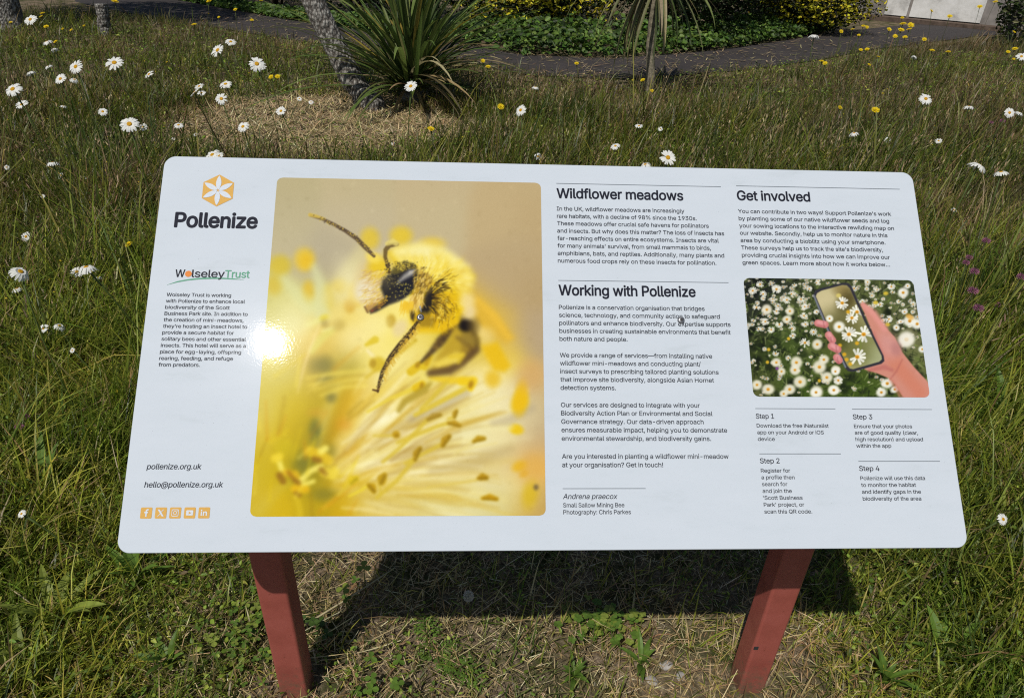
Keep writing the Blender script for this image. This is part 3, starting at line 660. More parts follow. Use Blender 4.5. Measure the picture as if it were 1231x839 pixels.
    for k in range(260):
        x, y = rng.uniform(170, 320), rng.uniform(390, 640); th = math.radians(rng.normal(205, 22)); L = rng.uniform(18, 50)
        cc = [(236, 222, 190), (216, 190, 140), (190, 156, 100), (228, 196, 70)][rng.integers(4)]
        st([A(x, y), A(x+L*math.cos(th), y-L*.55*math.sin(th)+6)], [.7, .3], cc, .8, .5)
    # head
    po([A(335, 440), A(380, 390), A(450, 330), A(520, 345), A(548, 390), A(545, 470), A(505, 555), A(430, 605), A(340, 640), A(250, 690), A(212, 702), A(205, 685), A(262, 640), A(310, 590), A(285, 520), A(300, 465)], (44, 42, 44), 3, .97)
    po([A(455, 325), A(540, 360), A(552, 420), A(480, 380), A(400, 420), A(350, 420), A(370, 370)], (104, 94, 48), 2, .9)
    for k in range(320):
        t = rng.random(); x, y = np.clip(rng.normal(452, 40), 365, 545), np.clip(rng.normal(364, 15), 322, 400)
        el(*A(x, y), .7, .7, [(196, 172, 62), (86, 74, 44), (214, 192, 90), (60, 52, 40)][rng.integers(4)], 0, .8, .6)
    po([A(440, 425), A(480, 385), A(530, 385), A(545, 440), A(520, 520), A(470, 575), A(420, 600), A(395, 540), A(405, 480)], (40, 40, 48), 1.6, .95)
    po([A(450, 420), A(490, 390), A(535, 388), A(515, 425), A(450, 460), A(400, 490), A(418, 455)], (158, 154, 150), 3, .95)
    po([A(490, 398), A(532, 388), A(518, 412), A(480, 425)], (186, 180, 172), 1.6, .8)
    el(*A(330, 480), 6, 9, (84, 78, 64), 20, .8, .6); el(*A(400, 590), 10, 4, (74, 70, 66), -25, .8, .5)
    for k in range(70):
        x, y = rng.normal(430, 62), rng.normal(520, 45)
        if (x-430)/110+(y-520)/140 < 1.1: el(*A(x, y), rng.uniform(.35, .95), rng.uniform(.35, .9), (196, 180, 84), 0, .5, .85)
    for k in range(160):
        x, y = rng.normal(350, 26), rng.normal(455, 30); el(*A(x, y), .5, .45, [(150, 134, 80), (28, 28, 32), (84, 78, 60)][rng.integers(3)], 0, .5, .7)
    for k in range(50):
        x = rng.uniform(260, 330); el(*A(x, 640-(x-300)*.9+rng.normal()*12-20), .9, .7, (200, 160, 60), 0, .5, .8)
    st([A(215, 690), A(250, 665), A(300, 630)], [1.2, 1.8, 1.6], (112, 84, 58), 1.4, .75); el(*A(222, 682), 1.8, 1.2, (140, 76, 60), 0, .6, .8); st([A(168, 655), A(190, 695)], [.8, 1], (110, 86, 56), 1.4, .8)
    # pollen-crusted cheek and tan ruff
    po([A(560, 390), A(640, 430), A(660, 480), A(600, 540), A(560, 600), A(540, 660), A(500, 640), A(510, 560), A(545, 490)], (170, 138, 60), 2.5, .9)
    for k in range(330):
        x, y = np.clip(rng.normal(588, 36), 530, 660), np.clip(rng.normal(490, 60), 370, 590); th = math.radians(rng.normal(115, 22)); L = rng.uniform(10, 34)
        st([A(x, y), A(x+L*math.cos(th), y+L*math.sin(th))], [.7, .25], [(214, 184, 84), (130, 104, 50), (196, 160, 66), (226, 202, 130), (90, 72, 40)][rng.integers(5)], .6, .6)
    po([A(605, 565), A(650, 520), A(680, 560), A(665, 660), A(630, 700), A(570, 705), A(555, 670), A(590, 620)], (42, 38, 40), 5, .95)
    for k in range(120):
        th = rng.uniform(-1.2, 1.4); x, y = 640+30*math.cos(th)+rng.normal()*8, 600+70*math.sin(th)+rng.normal()*10; L = rng.uniform(20, 60); st([A(x, y), A(x+L*math.cos(th*.8), y+L*math.sin(th*.8))], [.7, .2], [(66, 54, 36), (150, 116, 40), (224, 186, 50), (40, 36, 34)][rng.integers(4)], .7, .55)
    po([A(490, 680), A(510, 650), A(530, 700), A(520, 760), A(500, 740)], (60, 50, 44), 2, .85)
    for k in range(70):
        x, y = rng.uniform(500, 590), rng.uniform(560, 640); th = math.radians(rng.normal(100, 14)); L = rng.uniform(35, 90)
        st([A(x, y), A(x+L*math.cos(th), y+L*math.sin(th))], [.7, .2], [(216, 186, 110), (186, 150, 72), (232, 206, 130)][rng.integers(3)], .5, .75)
    st([A(566, 652), A(575, 690)], [.8, .5], (150, 160, 190), .7, .9)
    for k in range(90):
        x, y = rng.uniform(430, 520), rng.uniform(610, 650); st([A(x, y), A(x-rng.uniform(0, 25), y+rng.uniform(30, 80))], [.6, .2], (228, 190, 66), .5, .5)
    # antennae
    st([A(-222, -2), A(-140, 22), A(-50, 65), A(30, 110), A(110, 165), A(170, 225), A(235, 290)], [1.6, 1.9, 2, 2.2, 2.6, 2.8, 1.8], (98, 80, 58), .9, .97)
    st([A(-226, -6), A(-190, 2), A(-120, 22)], [2.2, 2, 1], (206, 178, 84), 1, .9)
    for k in range(90):
        t = rng.random(); x, y = np.interp(t, [0, .5, 1], [-200, 60, 235]), np.interp(t, [0, .5, 1], [5, 128, 290]); el(*A(x+rng.normal()*7, y-8+rng.normal()*8), .7, .6, [(210, 182, 70), (60, 48, 40)][rng.integers(2)], 0, .5, .75)
    st([A(345, 405), A(330, 345), A(315, 295), A(318, 245), A(345, 212), A(400, 205)], [2.2, 2, 2.2, 2.6, 3, 2.2], (110, 90, 50), 1.1, .95)
    st([A(330, 200), A(370, 185), A(395, 200)], [2.6, 3.4, 3], (226, 208, 120), 1.6, .8)
    for k in range(40): el(*A(rng.normal(335, 10), rng.uniform(320, 410)), .8, .7, [(214, 186, 60), (60, 50, 40)][rng.integers(2)], 0, .5, .85)
    # foreleg dusted with pollen
    st([C(345, 100), C(300, 170), C(230, 250), C(165, 330), C(110, 430), C(88, 500), C(78, 565)], [2.2, 3.4, 3.7, 3, 2.3, 1.7, 1.1], (76, 62, 42), 1.1, .97)
    st([C(45, 552), C(78, 560), C(85, 530)], [1, 1.2, 1], (92, 66, 40), .8, .95)
    for k in range(330):
        t = rng.random(); x, y = np.interp(t, [0, .4, .7, 1], [345, 230, 130, 84]), np.interp(t, [0, .4, .7, 1], [100, 250, 390, 540])
        el(*C(x+rng.normal()*11*(1-.5*t), y+rng.normal()*9), .6, .6, [(184, 156, 80), (48, 40, 34), (206, 178, 96), (120, 98, 56)][rng.integers(4)], 0, .5, .75)
    for k in range(130):
        t = rng.random()*.85; x, y = np.interp(t, [0, .4, .7, 1], [345, 230, 130, 84]), np.interp(t, [0, .4, .7, 1], [100, 250, 390, 540])
        th = math.radians(rng.normal(60, 20)); st([C(x+8, y+4), C(x+8+40*math.cos(th), y+4+40*math.sin(th))], [.5, .15], (206, 170, 70), .45, .6)
    g = c.img.mean(2, keepdims=True); c.img = np.clip(g+(c.img-g)*1.05, 0, 1); w = np.clip((c.Y-300)/60, 0, 1)[..., None]*.12; c.img = np.clip(c.img+(c.img-.72)*w, 0, 1)
    c.blur(.35)
    c.noise(rng, 900, .010, 2.5)
    c.img += rng.normal(size=(c.h, c.w, 1))*.008
    return c


def paint_phone():
    rng = np.random.default_rng(11)
    def shade(col, a, b): f = rng.uniform(a, b); return tuple(f*v for v in col)
    c = Canvas(888, 330, 1124, 484, 3)
    F = lambda x, y: (890+x/5.593, 330+y/5.593)
    G = lambda x, y: (970+x/5.593, 330+y/5.593)
    st, el, po = c.stroke, c.ell, c.poly
    c.base([[895, 335, 40, 42, 36], [930, 340, 30, 32, 36], [970, 340, 70, 78, 48], [1030, 345, 84, 90, 52], [1090, 345, 60, 70, 40], [905, 380, 44, 48, 36], [950, 375, 74, 86, 44], [1060, 380, 92, 100, 56], [1100, 390, 110, 108, 78],
            [905, 430, 52, 62, 26], [950, 430, 66, 82, 34], [1000, 440, 84, 92, 44], [1080, 430, 108, 110, 66], [910, 470, 92, 96, 54], [960, 470, 62, 82, 28], [1020, 470, 58, 78, 22], [1060, 470, 66, 84, 30], [1105, 440, 96, 104, 60]], 20)
    for k in range(240):
        x, y = rng.uniform(890, 1122), rng.uniform(332, 482); el(x, y, rng.uniform(2, 7), rng.uniform(2, 5), [(18, 22, 14), (30, 36, 20), (110, 120, 66)][rng.choice(3, p=[.5, .3, .2])], rng.uniform(0, 180), .7, .6)
    for k in range(1700):
        x, y = rng.uniform(890, 1122), rng.uniform(332, 482); th = rng.uniform(0, 6.28); L = rng.uniform(2, 9)
        cc = [(20, 24, 16), (84, 106, 44), (126, 140, 70), (40, 52, 26), (150, 160, 104), (22, 26, 18), (60, 70, 30)][rng.integers(7)]
        st([(x, y), (x+L*math.cos(th), y+L*math.sin(th))], [.9, .3], cc, .7, rng.uniform(.3, .7))
    def daisy(x, y, r, soft=.8, sq=.8, col=(238, 236, 226), eye=(214, 150, 50)):
        n = int(rng.integers(11, 16)); ph = rng.uniform(0, 6.28)
        if soft > 1.8: el(x, y, r, r*sq, col, rng.uniform(-30, 30), .35, .92)
        else:
            for k in range(n):
                if rng.random() < .14: continue
                t = ph+6.283*k/n; q = r*rng.uniform(.85, 1.05)
                st([(x+.25*r*math.cos(t), y+.25*r*math.sin(t)*sq), (x+q*math.cos(t), y+q*sq*math.sin(t))], [r*.12, r*.17], shade(col, .86, 1.03), soft*.5, .95)
        el(x, y, r*.28, r*.25, eye, 0, .35, .95); el(x, y+r*.08, r*.14, r*.12, tuple(.8*v for v in eye), 0, .5, .8)
    for k in range(330):
        x, y = rng.uniform(892, 1120), rng.uniform(333, 395 if k < 170 else 475); daisy(x, y, rng.uniform(1.2, 2.9), .8, rng.uniform(.6, .95), shade((236, 234, 222), .75, 1))
    for x, y, r in ((130, 65, 28), (80, 108, 30), (150, 130, 26), (150, 160, 20), (240, 98, 35), (215, 165, 20), (340, 130, 24), (310, 170, 30), (405, 165, 28), (250, 210, 22), (105, 220, 26), (240, 245, 25), (425, 275, 27), (165, 315, 28), (260, 335, 28), (345, 362, 26), (435, 333, 24),
                    (430, 215, 24), (490, 385, 28), (205, 370, 26), (350, 410, 24), (432, 457, 37), (235, 530, 24), (320, 560, 22), (510, 250, 22), (460, 95, 22), (510, 55, 18), (360, 70, 18), (160, 500, 18), (120, 365, 20)):
        daisy(*F(x, y), r/5.593*.86, .9, .88)
    for x, y, r in ((175, 235, 40), (310, 300, 38), (330, 245, 34), (515, 468, 40), (375, 590, 46), (365, 640, 40), (240, 590, 38), (275, 650, 32), (110, 740, 40), (185, 770, 50), (400, 720, 52), (330, 770, 46), (530, 620, 52), (560, 570, 40), (580, 690, 46), (640, 640, 36), (510, 790, 50), (625, 775, 42), (290, 800, 34), (655, 710, 34)):
        daisy(*F(x, y), r/5.593*.84, 2.2, rng.uniform(.75, 1.1), (232, 226, 206), (224, 160, 58))
    for x, y, r, s in ((645, 120, 42, 2), (435, 140, 22, .8), (315, 92, 26, .8), (490, 200, 24, .8), (550, 298, 26, .8), (615, 180, 18, .8), (655, 250, 22, .8), (712, 198, 22, .8), (630, 315, 20, .8), (690, 310, 50, 2.2), (740, 330, 44, 2.2), (668, 435, 62, 2.2), (600, 355, 26, 2), (565, 80, 28, .8), (675, 75, 22, 2), (400, 95, 18, .8), (370, 180, 20, .8), (405, 50, 22, .8), (470, 100, 18, .8), (540, 730, 48, 2.2), (500, 790, 40, 2.2), (590, 770, 34, 2.2), (775, 500, 30, 2.2), (190, 650, 32, 2), (210, 710, 34, 1), (180, 775, 42, 2), (60, 790, 40, 2.2)):
        daisy(*G(x, y), r/5.593*.86, s, rng.uniform(.75, 1))
    el(*G(690, 282), 5, 3, (224, 168, 70), 30, .5, .8); el(*G(668, 435), 9, 10, (236, 230, 216), 0, .4, .8)
    for x, y in ((322, 430), (188, 503), (180, 588), (530, 712)): el(*F(x, y), 2, 2, (222, 180, 50), 0, .4, .9)
    for x, y in ((460, 187), (540, 335), (528, 125)): el(*G(x, y), 3, 2.2, (214, 186, 60), 0, .5, .9)
    el(*F(245, 630), 2, 1.8, (122, 70, 140), 0, .4, .95)
    # hand behind, phone, fingertips
    sk = (206, 138, 122)
    arm = [G(355, 195), G(375, 185), G(440, 235), G(500, 320), G(590, 420), G(640, 520), G(720, 620), G(805, 710), G(840, 760), G(840, 840), G(655, 840), G(600, 750), G(560, 700), G(480, 665), G(385, 635), G(420, 540), G(440, 390), G(390, 270)]
    po(arm, sk, 1, .99)
    st([G(380, 205), G(450, 260), G(520, 360)], [3, 4, 4], (224, 150, 142), 3, .8)
    st([G(480, 470), G(560, 540), G(640, 650), G(760, 790)], [6, 9, 8, 8], (206, 124, 100), 6, .7)
    el(*G(545, 480), 12, 16, (208, 150, 146), -30, .7, .7); el(*G(600, 500), 6, 8, (178, 120, 118), -20, .7, .6)
    st([G(420, 640), G(520, 620), G(570, 640)], [2, 3, 2], (184, 106, 100), 2.5, .7); st([G(560, 700), G(600, 650), G(640, 570)], [1, 1.4, .8], (176, 100, 92), 1.4, .55)
    st([G(445, 400), G(500, 540)], [3, 3], (190, 116, 108), 2.5, .6); st([G(640, 840), G(600, 760), G(560, 705)], [2, 2, 1.5], (188, 104, 86), 2.5, .6)
    po([G(40, 135), G(55, 105), G(90, 92), G(235, 55), G(275, 55), G(300, 80), G(400, 310), G(515, 545), G(520, 580), G(500, 598), G(310, 652), G(275, 648), G(255, 625), G(140, 390)], (52, 50, 58), .8, 1)
    st([G(44, 140), G(140, 375), G(258, 620)], [1, 1, 1], (128, 132, 146), .8, .9)
    scr = [G(58, 145), G(66, 125), G(95, 108), G(235, 70), G(265, 72), G(285, 92), G(385, 315), G(500, 545), G(502, 568), G(485, 583), G(310, 634), G(288, 630), G(270, 610), G(155, 375)]
    po(scr, (164, 158, 108), .8, 1)
    # what the phone shows
    def inside(fn):
        keep = c.img.copy(); fn(); sc2 = c.img.copy(); c.img = keep
        m = Canvas(888, 330, 1124, 484, 3); m.poly(scr, (255, 255, 255), .8); w = m.img[..., :1]
        c.img = c.img*(1-w)+sc2*w
    def screen():
        el(*G(120, 180), 20, 22, (206, 192, 150), 0, .8, .9); el(*G(240, 110), 12, 8, (140, 120, 70), 30, .8, .8); el(*G(270, 180), 10, 14, (84, 74, 38), 30, .8, .9)
        el(*G(240, 360), 24, 20, (88, 84, 44), 30, .8, .8); el(*G(210, 450), 18, 14, (70, 74, 34), 0, .8, .9); el(*G(380, 480), 18, 20, (118, 122, 72), 0, .8, .7); el(*G(460, 560), 14, 12, (168, 172, 132), 0, .8, .9); el(*G(330, 540), 18, 10, (96, 96, 44), 0, .9, .6)
        st([G(360, 440), G(362, 520)], [.8, .8], (120, 130, 60), .8, .8)
        for x, y, r, s in ((215, 350, 38, 2), (150, 295, 24, 2), (235, 190, 42, .9), (335, 250, 44, .8), (300, 290, 40, .8), (280, 400, 48, .8), (380, 400, 52, .8), (337, 552, 52, .7)):
            daisy(*G(x, y), r/5.593, s, .95, (244, 242, 232), (220, 150, 30))
        for x, y in ((220, 475), (250, 535), (265, 570), (290, 600), (335, 460), (275, 250)): el(*G(x, y), 2.4, 2.2, (222, 170, 40), 0, .5, .9)
        el(*G(210, 140), 3, 2.5, (214, 196, 110), 0, .5, .9)
    inside(screen)
    for pts, w in (((62, 325, 120, 335), 4.3), ((135, 405, 170, 440), 4.4), ((155, 480, 205, 502), 4.6), ((190, 555, 215, 575), 4.4)):
        a, b = G(*pts[:2]), G(*pts[2:]); a = (a[0]+1.5, a[1]); st([a, b], [w, w], (204, 126, 124), .8, 1); st([(a[0]+1, a[1]-1), (b[0]-1, b[1]-1.4)], [w*.5, w*.5], (230, 160, 164), 2, .8); st([(b[0]-2, b[1]-w+.8), (b[0]-1, b[1]+w-.8)], [.7, .7], (150, 80, 84), 1, .5); st([(a[0], a[1]+w*.7), (b[0], b[1]+w*.75)], [.8, .8], (176, 96, 104), 1.4, .6)
    c.blur(.25)
    c.noise(rng, 300, .01, 2)
    c.img += rng.normal(size=(c.h, c.w, 1))*.008
    return c


# --- the two printed pictures: a colour grid lying on the panel
B2P = np.array([[699.4440451385589, 113.20792170315787, 106668.18342129656], [21.66569408424433, -576.9681724763079, 508125.6588889842], [0.03970051171143985, 0.19010842776382872, 764.0987351713253]])
WHITE_PX = np.array([203, 214, 226])/255.
lin = lambda c: np.where(c <= .04045, c/12.92, ((c+.055)/1.055)**2.4)
def picture(name, canvas, u0, v0, u1, v1, r, nx, ny, label, gain=1.):
    s = np.linspace(0, 1, nx); v = np.linspace(v0, v1, ny)
    d = np.minimum(v-v0, v1-v); ins = np.where(d < r, r-np.sqrt(np.maximum(0, r*r-(r-d)**2)), 0)
    U = (u0+ins)[:, None]+(u1-u0-2*ins)[:, None]*s[None]; Vv = np.repeat(v[:, None], nx, 1)
    q = np.stack([U, Vv, np.ones_like(U)], -1) @ B2P.T; px = q[..., 0]/q[..., 2]; py = q[..., 1]/q[..., 2]
    c = lin(canvas.sample(px, py))/lin(WHITE_PX)*np.array([.50, .57, .62])*gain
    idx = np.arange(nx*ny).reshape(ny, nx)
    F = np.stack([idx[:-1, :-1], idx[:-1, 1:], idx[1:, 1:], idx[1:, :-1]], -1).reshape(-1, 4)
    me = np_mesh(name, np.stack([U.ravel()/1000-.6, Vv.ravel()/1000, np.full(U.size, ZI)], 1), [F], np.clip(c.reshape(-1, 3), .004, .85))
    o = link(name, me, MAT_PRINT, panel); o['label'] = label
picture('printed_picture', paint_bee(), 174.6, 47.6, 586.6, 561.3, 9, 430, 500, 'close-up picture of a fuzzy yellow bee on a pale flower')
picture('printed_picture', paint_phone(), 901.5, 219.6, 1174.8, 406.8, 9, 360, 240, 'picture of a hand holding a phone over daisies')

# ------------------------------------------------------------------ ground
def vnoise(x, y, seed=0):
    """smooth value noise, 0..1"""
    x = np.asarray(x, float); y = np.asarray(y, float); i = np.floor(x); j = np.floor(y); u = x-i; v = y-j
    u = u*u*(3-2*u); v = v*v*(3-2*v)
    h = lambda a, b: np.modf(np.abs(np.sin(a*127.1+b*311.7+seed*74.7)*43758.5453))[0]
    return (h(i, j)*(1-u)+h(i+1, j)*u)*(1-v)+(h(i, j+1)*(1-u)+h(i+1, j+1)*u)*v
def fbm(x, y, s=1, seed=0): return .55*vnoise(x*s, y*s, seed)+.3*vnoise(x*s*2.1, y*s*2.1, seed+1)+.15*vnoise(x*s*4.3, y*s*4.3, seed+2)
NEAR = np.array([(-16, 19.5), (-9, 14.5), (-5.5, 11.3), (-3.1, 9.47), (-1.4, 8.5), (-.25, 7.8), (.45, 7.1), (1.5, 7.1), (3.04, 7.87), (4.2, 8.7), (5.31, 9.69), (8, 11.6), (12, 14), (20, 19)])
def near_y(x): return np.interp(x, NEAR[:, 0], NEAR[:, 1])
def path_w(x): return np.interp(x, [-5, -.7, .5, 2.2, 4.2, 6], [2.0, 1.25, 1.3, 1.3, 1.55, 1.7])
def ground_z(x, y):
    x = np.asarray(x, float); y = np.asarray(y, float)
    k = np.clip((y-1.2)/1.5, 0, 1)*np.clip((near_y(x)-y)/.6, 0, 1)
    return k*.09*(fbm(x, y, .9, 3)-.35)+.012*(fbm(x, y, 4, 9)-.5)*np.clip((near_y(x)-y)/.4, 0, 1)
def grid_mesh(name, xs, ys, zf):
    X, Y = np.meshgrid(xs, ys); idx = np.arange(X.size).reshape(X.shape)
    F = np.stack([idx[:-1, :-1], idx[:-1, 1:], idx[1:, 1:], idx[1:, :-1]], -1).reshape(-1, 4)
    return np_mesh(name, np.stack([X.ravel(), Y.ravel(), zf(X, Y).ravel()], 1), [F], smooth=True)
far = [16, 24, 40, 80, 200, 600]
xs = np.concatenate([[-q for q in far[::-1]], np.linspace(-10, 11, 300), far]); ys = np.concatenate([[-600, -200, -60, -20, -8, -4], np.linspace(-2, 12, 280), [14, 18, 26, 50, 120, 600]])
m, nt, p = new_mat('soil_and_thatch')
n1 = noise(nt, 5, 6, .7); n2 = noise(nt, 70, 5, .75); n3 = noise(nt, 2.2, 4, .6)
soil = ramp(nt, n2.outputs[0], [(.25, (.05, .038, .026)), (.5, (.17, .125, .085)), (.72, (.38, .30, .21))])
moss = ramp(nt, n2.outputs[0], [(.3, (.016, .02, .007)), (.7, (.075, .085, .025))])
fac = ramp(nt, n1.outputs[0], [(.42, (0, 0, 0)), (.6, (1, 1, 1))])
nt.links.new(mixc(nt, fac.outputs[0], soil.outputs[0], moss.outputs[0]), p.inputs['Base Color']); p.inputs['Roughness'].default_value = .95; p.inputs['Specular IOR Level'].default_value = .1
b = bump(nt, n2.outputs[0], .8, .012); nt.links.new(b.outputs[0], p.inputs['Normal'])
MAT_GROUND = m
g = link('ground', grid_mesh('ground', xs, ys, ground_z), MAT_GROUND); tag(g, kind='structure')

m, nt, p = new_mat('old_asphalt')
n1 = noise(nt, 160, 3, .7); n2 = noise(nt, 1.5, 5, .6); n3 = noise(nt, 35, 5, .8)
a = ramp(nt, n1.outputs[0], [(.3, (.018, .015, .016)), (.6, (.045, .038, .038)), (.78, (.11, .10, .095))])
a2 = ramp(nt, n2.outputs[0], [(.3, (.65, .62, .6)), (.7, (1.1, 1.05, 1.02))])
a3 = ramp(nt, n3.outputs[0], [(.60, (0, 0, 0)), (.70, (1, 1, 1))])
c = mixc(nt, 1., a.outputs[0], a2.outputs[0], 'MULTIPLY'); c = mixc(nt, a3.outputs[0], c, (.13, .10, .065))
nt.links.new(c, p.inputs['Base Color']); p.inputs['Roughness'].default_value = .85; b = bump(nt, n1.outputs[0], .6, .006); nt.links.new(b.outputs[0], p.inputs['Normal'])
xs2 = np.linspace(-14, 18, 330); tt = np.linspace(0, 1, 9)
X = np.repeat(xs2[None], 9, 0); ny = near_y(X[0])+.10*(fbm(X[0], X[0]*0, 2.5, 5)-.5); Y = ny+tt[:, None]*path_w(X[0])
Z = .010+.012*np.sin(tt*math.pi)[:, None]+X*0; idx = np.arange(X.size).reshape(X.shape)
F = np.stack([idx[:-1, :-1], idx[:-1, 1:], idx[1:, 1:], idx[1:, :-1]], -1).reshape(-1, 4)
o = link('asphalt_path', np_mesh('asphalt_path', np.stack([X.ravel(), Y.ravel(), Z.ravel()], 1), [F], smooth=True), m); tag(o, kind='structure')

# ------------------------------------------------------------------ blades and leaves in bulk
def blades(P, L, W, az, lean, curl, c0, c1):
    """grass blades as tapering bent ribbons: P base (n,3); lean = lean at the base (rad), curl = extra bend to the tip"""
    n = len(P); d = np.stack([np.cos(az), np.sin(az), np.zeros(n)], 1); tw = az+math.pi/2+rng.normal(0, .5, n)
    s = np.stack([np.cos(tw), np.sin(tw), np.zeros(n)], 1)
    V = np.zeros((n, 7, 3)); C = np.zeros((n, 7, 3)); pos = P.copy(); ts = [0, .35, .7, 1]
    for k, t in enumerate(ts):
        if k:
            a = lean+curl*(t+ts[k-1])/2; st = (L*(t-ts[k-1]))[:, None]
            pos = pos+st*(d*np.sin(a)[:, None]+np.array([0, 0, 1.])*np.cos(a)[:, None])
        cc = c0*(1-t)+c1*t
        if k < 3:
            w = (W*(.75, 1, .72)[k])[:, None]/2
            V[:, 2*k] = pos-s*w; V[:, 2*k+1] = pos+s*w; C[:, 2*k] = C[:, 2*k+1] = cc
        else: V[:, 6] = pos; C[:, 6] = cc
    b = (np.arange(n)*7)[:, None]
    Q = np.concatenate([b+np.array([0, 1, 3, 2]), b+np.array([2, 3, 5, 4])]); Tr = b+np.array([4, 5, 6])
    return V.reshape(-1, 3), Q, Tr, C.reshape(-1, 3)
def leaves(P, L, W, nrm, az, c0, fold=.25):
    """folded diamond leaves centred on P facing nrm"""
    n = len(P); nrm = nrm/np.linalg.norm(nrm, axis=1)[:, None]
    t = np.stack([np.cos(az), np.sin(az), np.zeros(n)], 1); t = t-nrm*(t*nrm).sum(1)[:, None]; t /= np.linalg.norm(t, axis=1)[:, None]+1e-9
    s = np.cross(nrm, t); L = L[:, None]; W = W[:, None]
    V = np.zeros((n, 6, 3)); V[:, 0] = P-t*L*.5; V[:, 1] = P-t*L*.12+s*W*.5+nrm*W*fold; V[:, 2] = P+t*L*.22+s*W*.36+nrm*W*fold*.6
    V[:, 3] = P+t*L*.5-nrm*L*.08; V[:, 4] = P+t*L*.22-s*W*.36+nrm*W*fold*.6; V[:, 5] = P-t*L*.12-s*W*.5+nrm*W*fold
    b = (np.arange(n)*6)[:, None]
    Q = np.concatenate([b+np.array([0, 1, 2, 3]), b+np.array([0, 3, 4, 5])])
    return V.reshape(-1, 3), Q, np.repeat(c0, 6, 0)
def pick(n, cols, probs):
    c = np.array(cols)[rng.choice(len(cols), n, p=np.array(probs)/sum(probs))]
    return c*rng.uniform(.7, 1.25, (n, 1))*(1+rng.normal(0, .06, (n, 3)))
def scatter(n, x0, x1, y0, y1): return rng.uniform(x0, x1, n), rng.uniform(y0, y1, n)
def smooth(a, b, x): t = np.clip((x-a)/(b-a), 0, 1); return t*t*(3-2*t)
TRUNK = np.array([-1.06, 5.5])
def tallness(x, y):
    """grass height field in metres: mown and worn in front of and under the sign, a meadow all round"""
    wob = .22*(fbm(x, y, 2.2, 21)-.5)
    worn = np.maximum(np.maximum((-.70-x)*(.55+.45*smooth(.3, .9, y)), x-.76), np.maximum(y-1.0, 0))+wob     # distance outside the worn strip
    k = smooth(-.02, .48, worn)
    base = .045+k*(.09+.12*smooth(.6, 2.2, y)*(.35+1.2*fbm(x, y, 1.3, 31)))
    base *= 1-k+k*(.45+1.1*fbm(x, y, 3.6, 33))
    base *= (1-.2*smooth(1.4, 2.4, y))*(1-.4*smooth(4.0, 6.5, y))
    base *= 1-.5*smooth(.75, .2, near_y(x)-y)*(.6+.5*fbm(x, y, 3, 8))
    d = np.hypot((x-TRUNK[0]+.25)/1.25, (y-TRUNK[1]+.75)/1.15)
    base *= 1-.88*smooth(1.25, .7, d+.5*(fbm(x, y, 2.5, 17)-.5))
    return base
def dryness(x, y):
    d = np.hypot((x-TRUNK[0]+.25)/1.25, (y-TRUNK[1]+.75)/1.15)
    near = smooth(.22, -.12, np.maximum(np.maximum((-.55-x)*(.5+.5*smooth(.2, .8, y)), x-.66), y-.9)+.3*(fbm(x, y, 3, 12)-.5))
    strip = smooth(.9, .2, np.abs(near_y(x)-y-.7))*.45
    return np.clip(.76*near+.95*smooth(1.2, .5, d)+strip+(.15+.65*smooth(1.8, 3.2, y))*smooth(.44, .66, fbm(x, y, .75, 41))+.25*smooth(.5, .7, fbm(x, y, 2.6, 42))*smooth(1.4, 2.6, y), 0, 1)

GREEN_ = [(.14, .20, .026), (.23, .29, .036), (.33, .365, .06), (.08, .125, .02), (.44, .43, .12)]
DRY_ = [(.40, .31, .16), (.27, .20, .10), (.50, .41, .23), (.17, .13, .065), (.31, .28, .11)]
BROWN_ = [(.19, .135, .072), (.25, .18, .10), (.14, .10, .058), (.32, .25, .14)]
VV = []; QQ = []; TT = []; CC = []; base = 0
def push(V, Q, Tr, C):
    global base
    VV.append(V); QQ.append(Q+base); CC.append(C); base += len(V)
    if Tr is not None: TT.append(Tr+base-len(V))
def flush(name, mat, label=None, kind='stuff'):
    global VV, QQ, TT, CC, base
    fl = [np.concatenate(QQ)]+([np.concatenate(TT)] if TT else [])
    o = link(name, np_mesh(name, np.concatenate(VV), fl, np.clip(np.concatenate(CC), .003, .8)), mat)
    if kind: o['kind'] = kind
    if label: o['label'] = label
    VV = []; QQ = []; TT = []; CC = []; base = 0
    return o
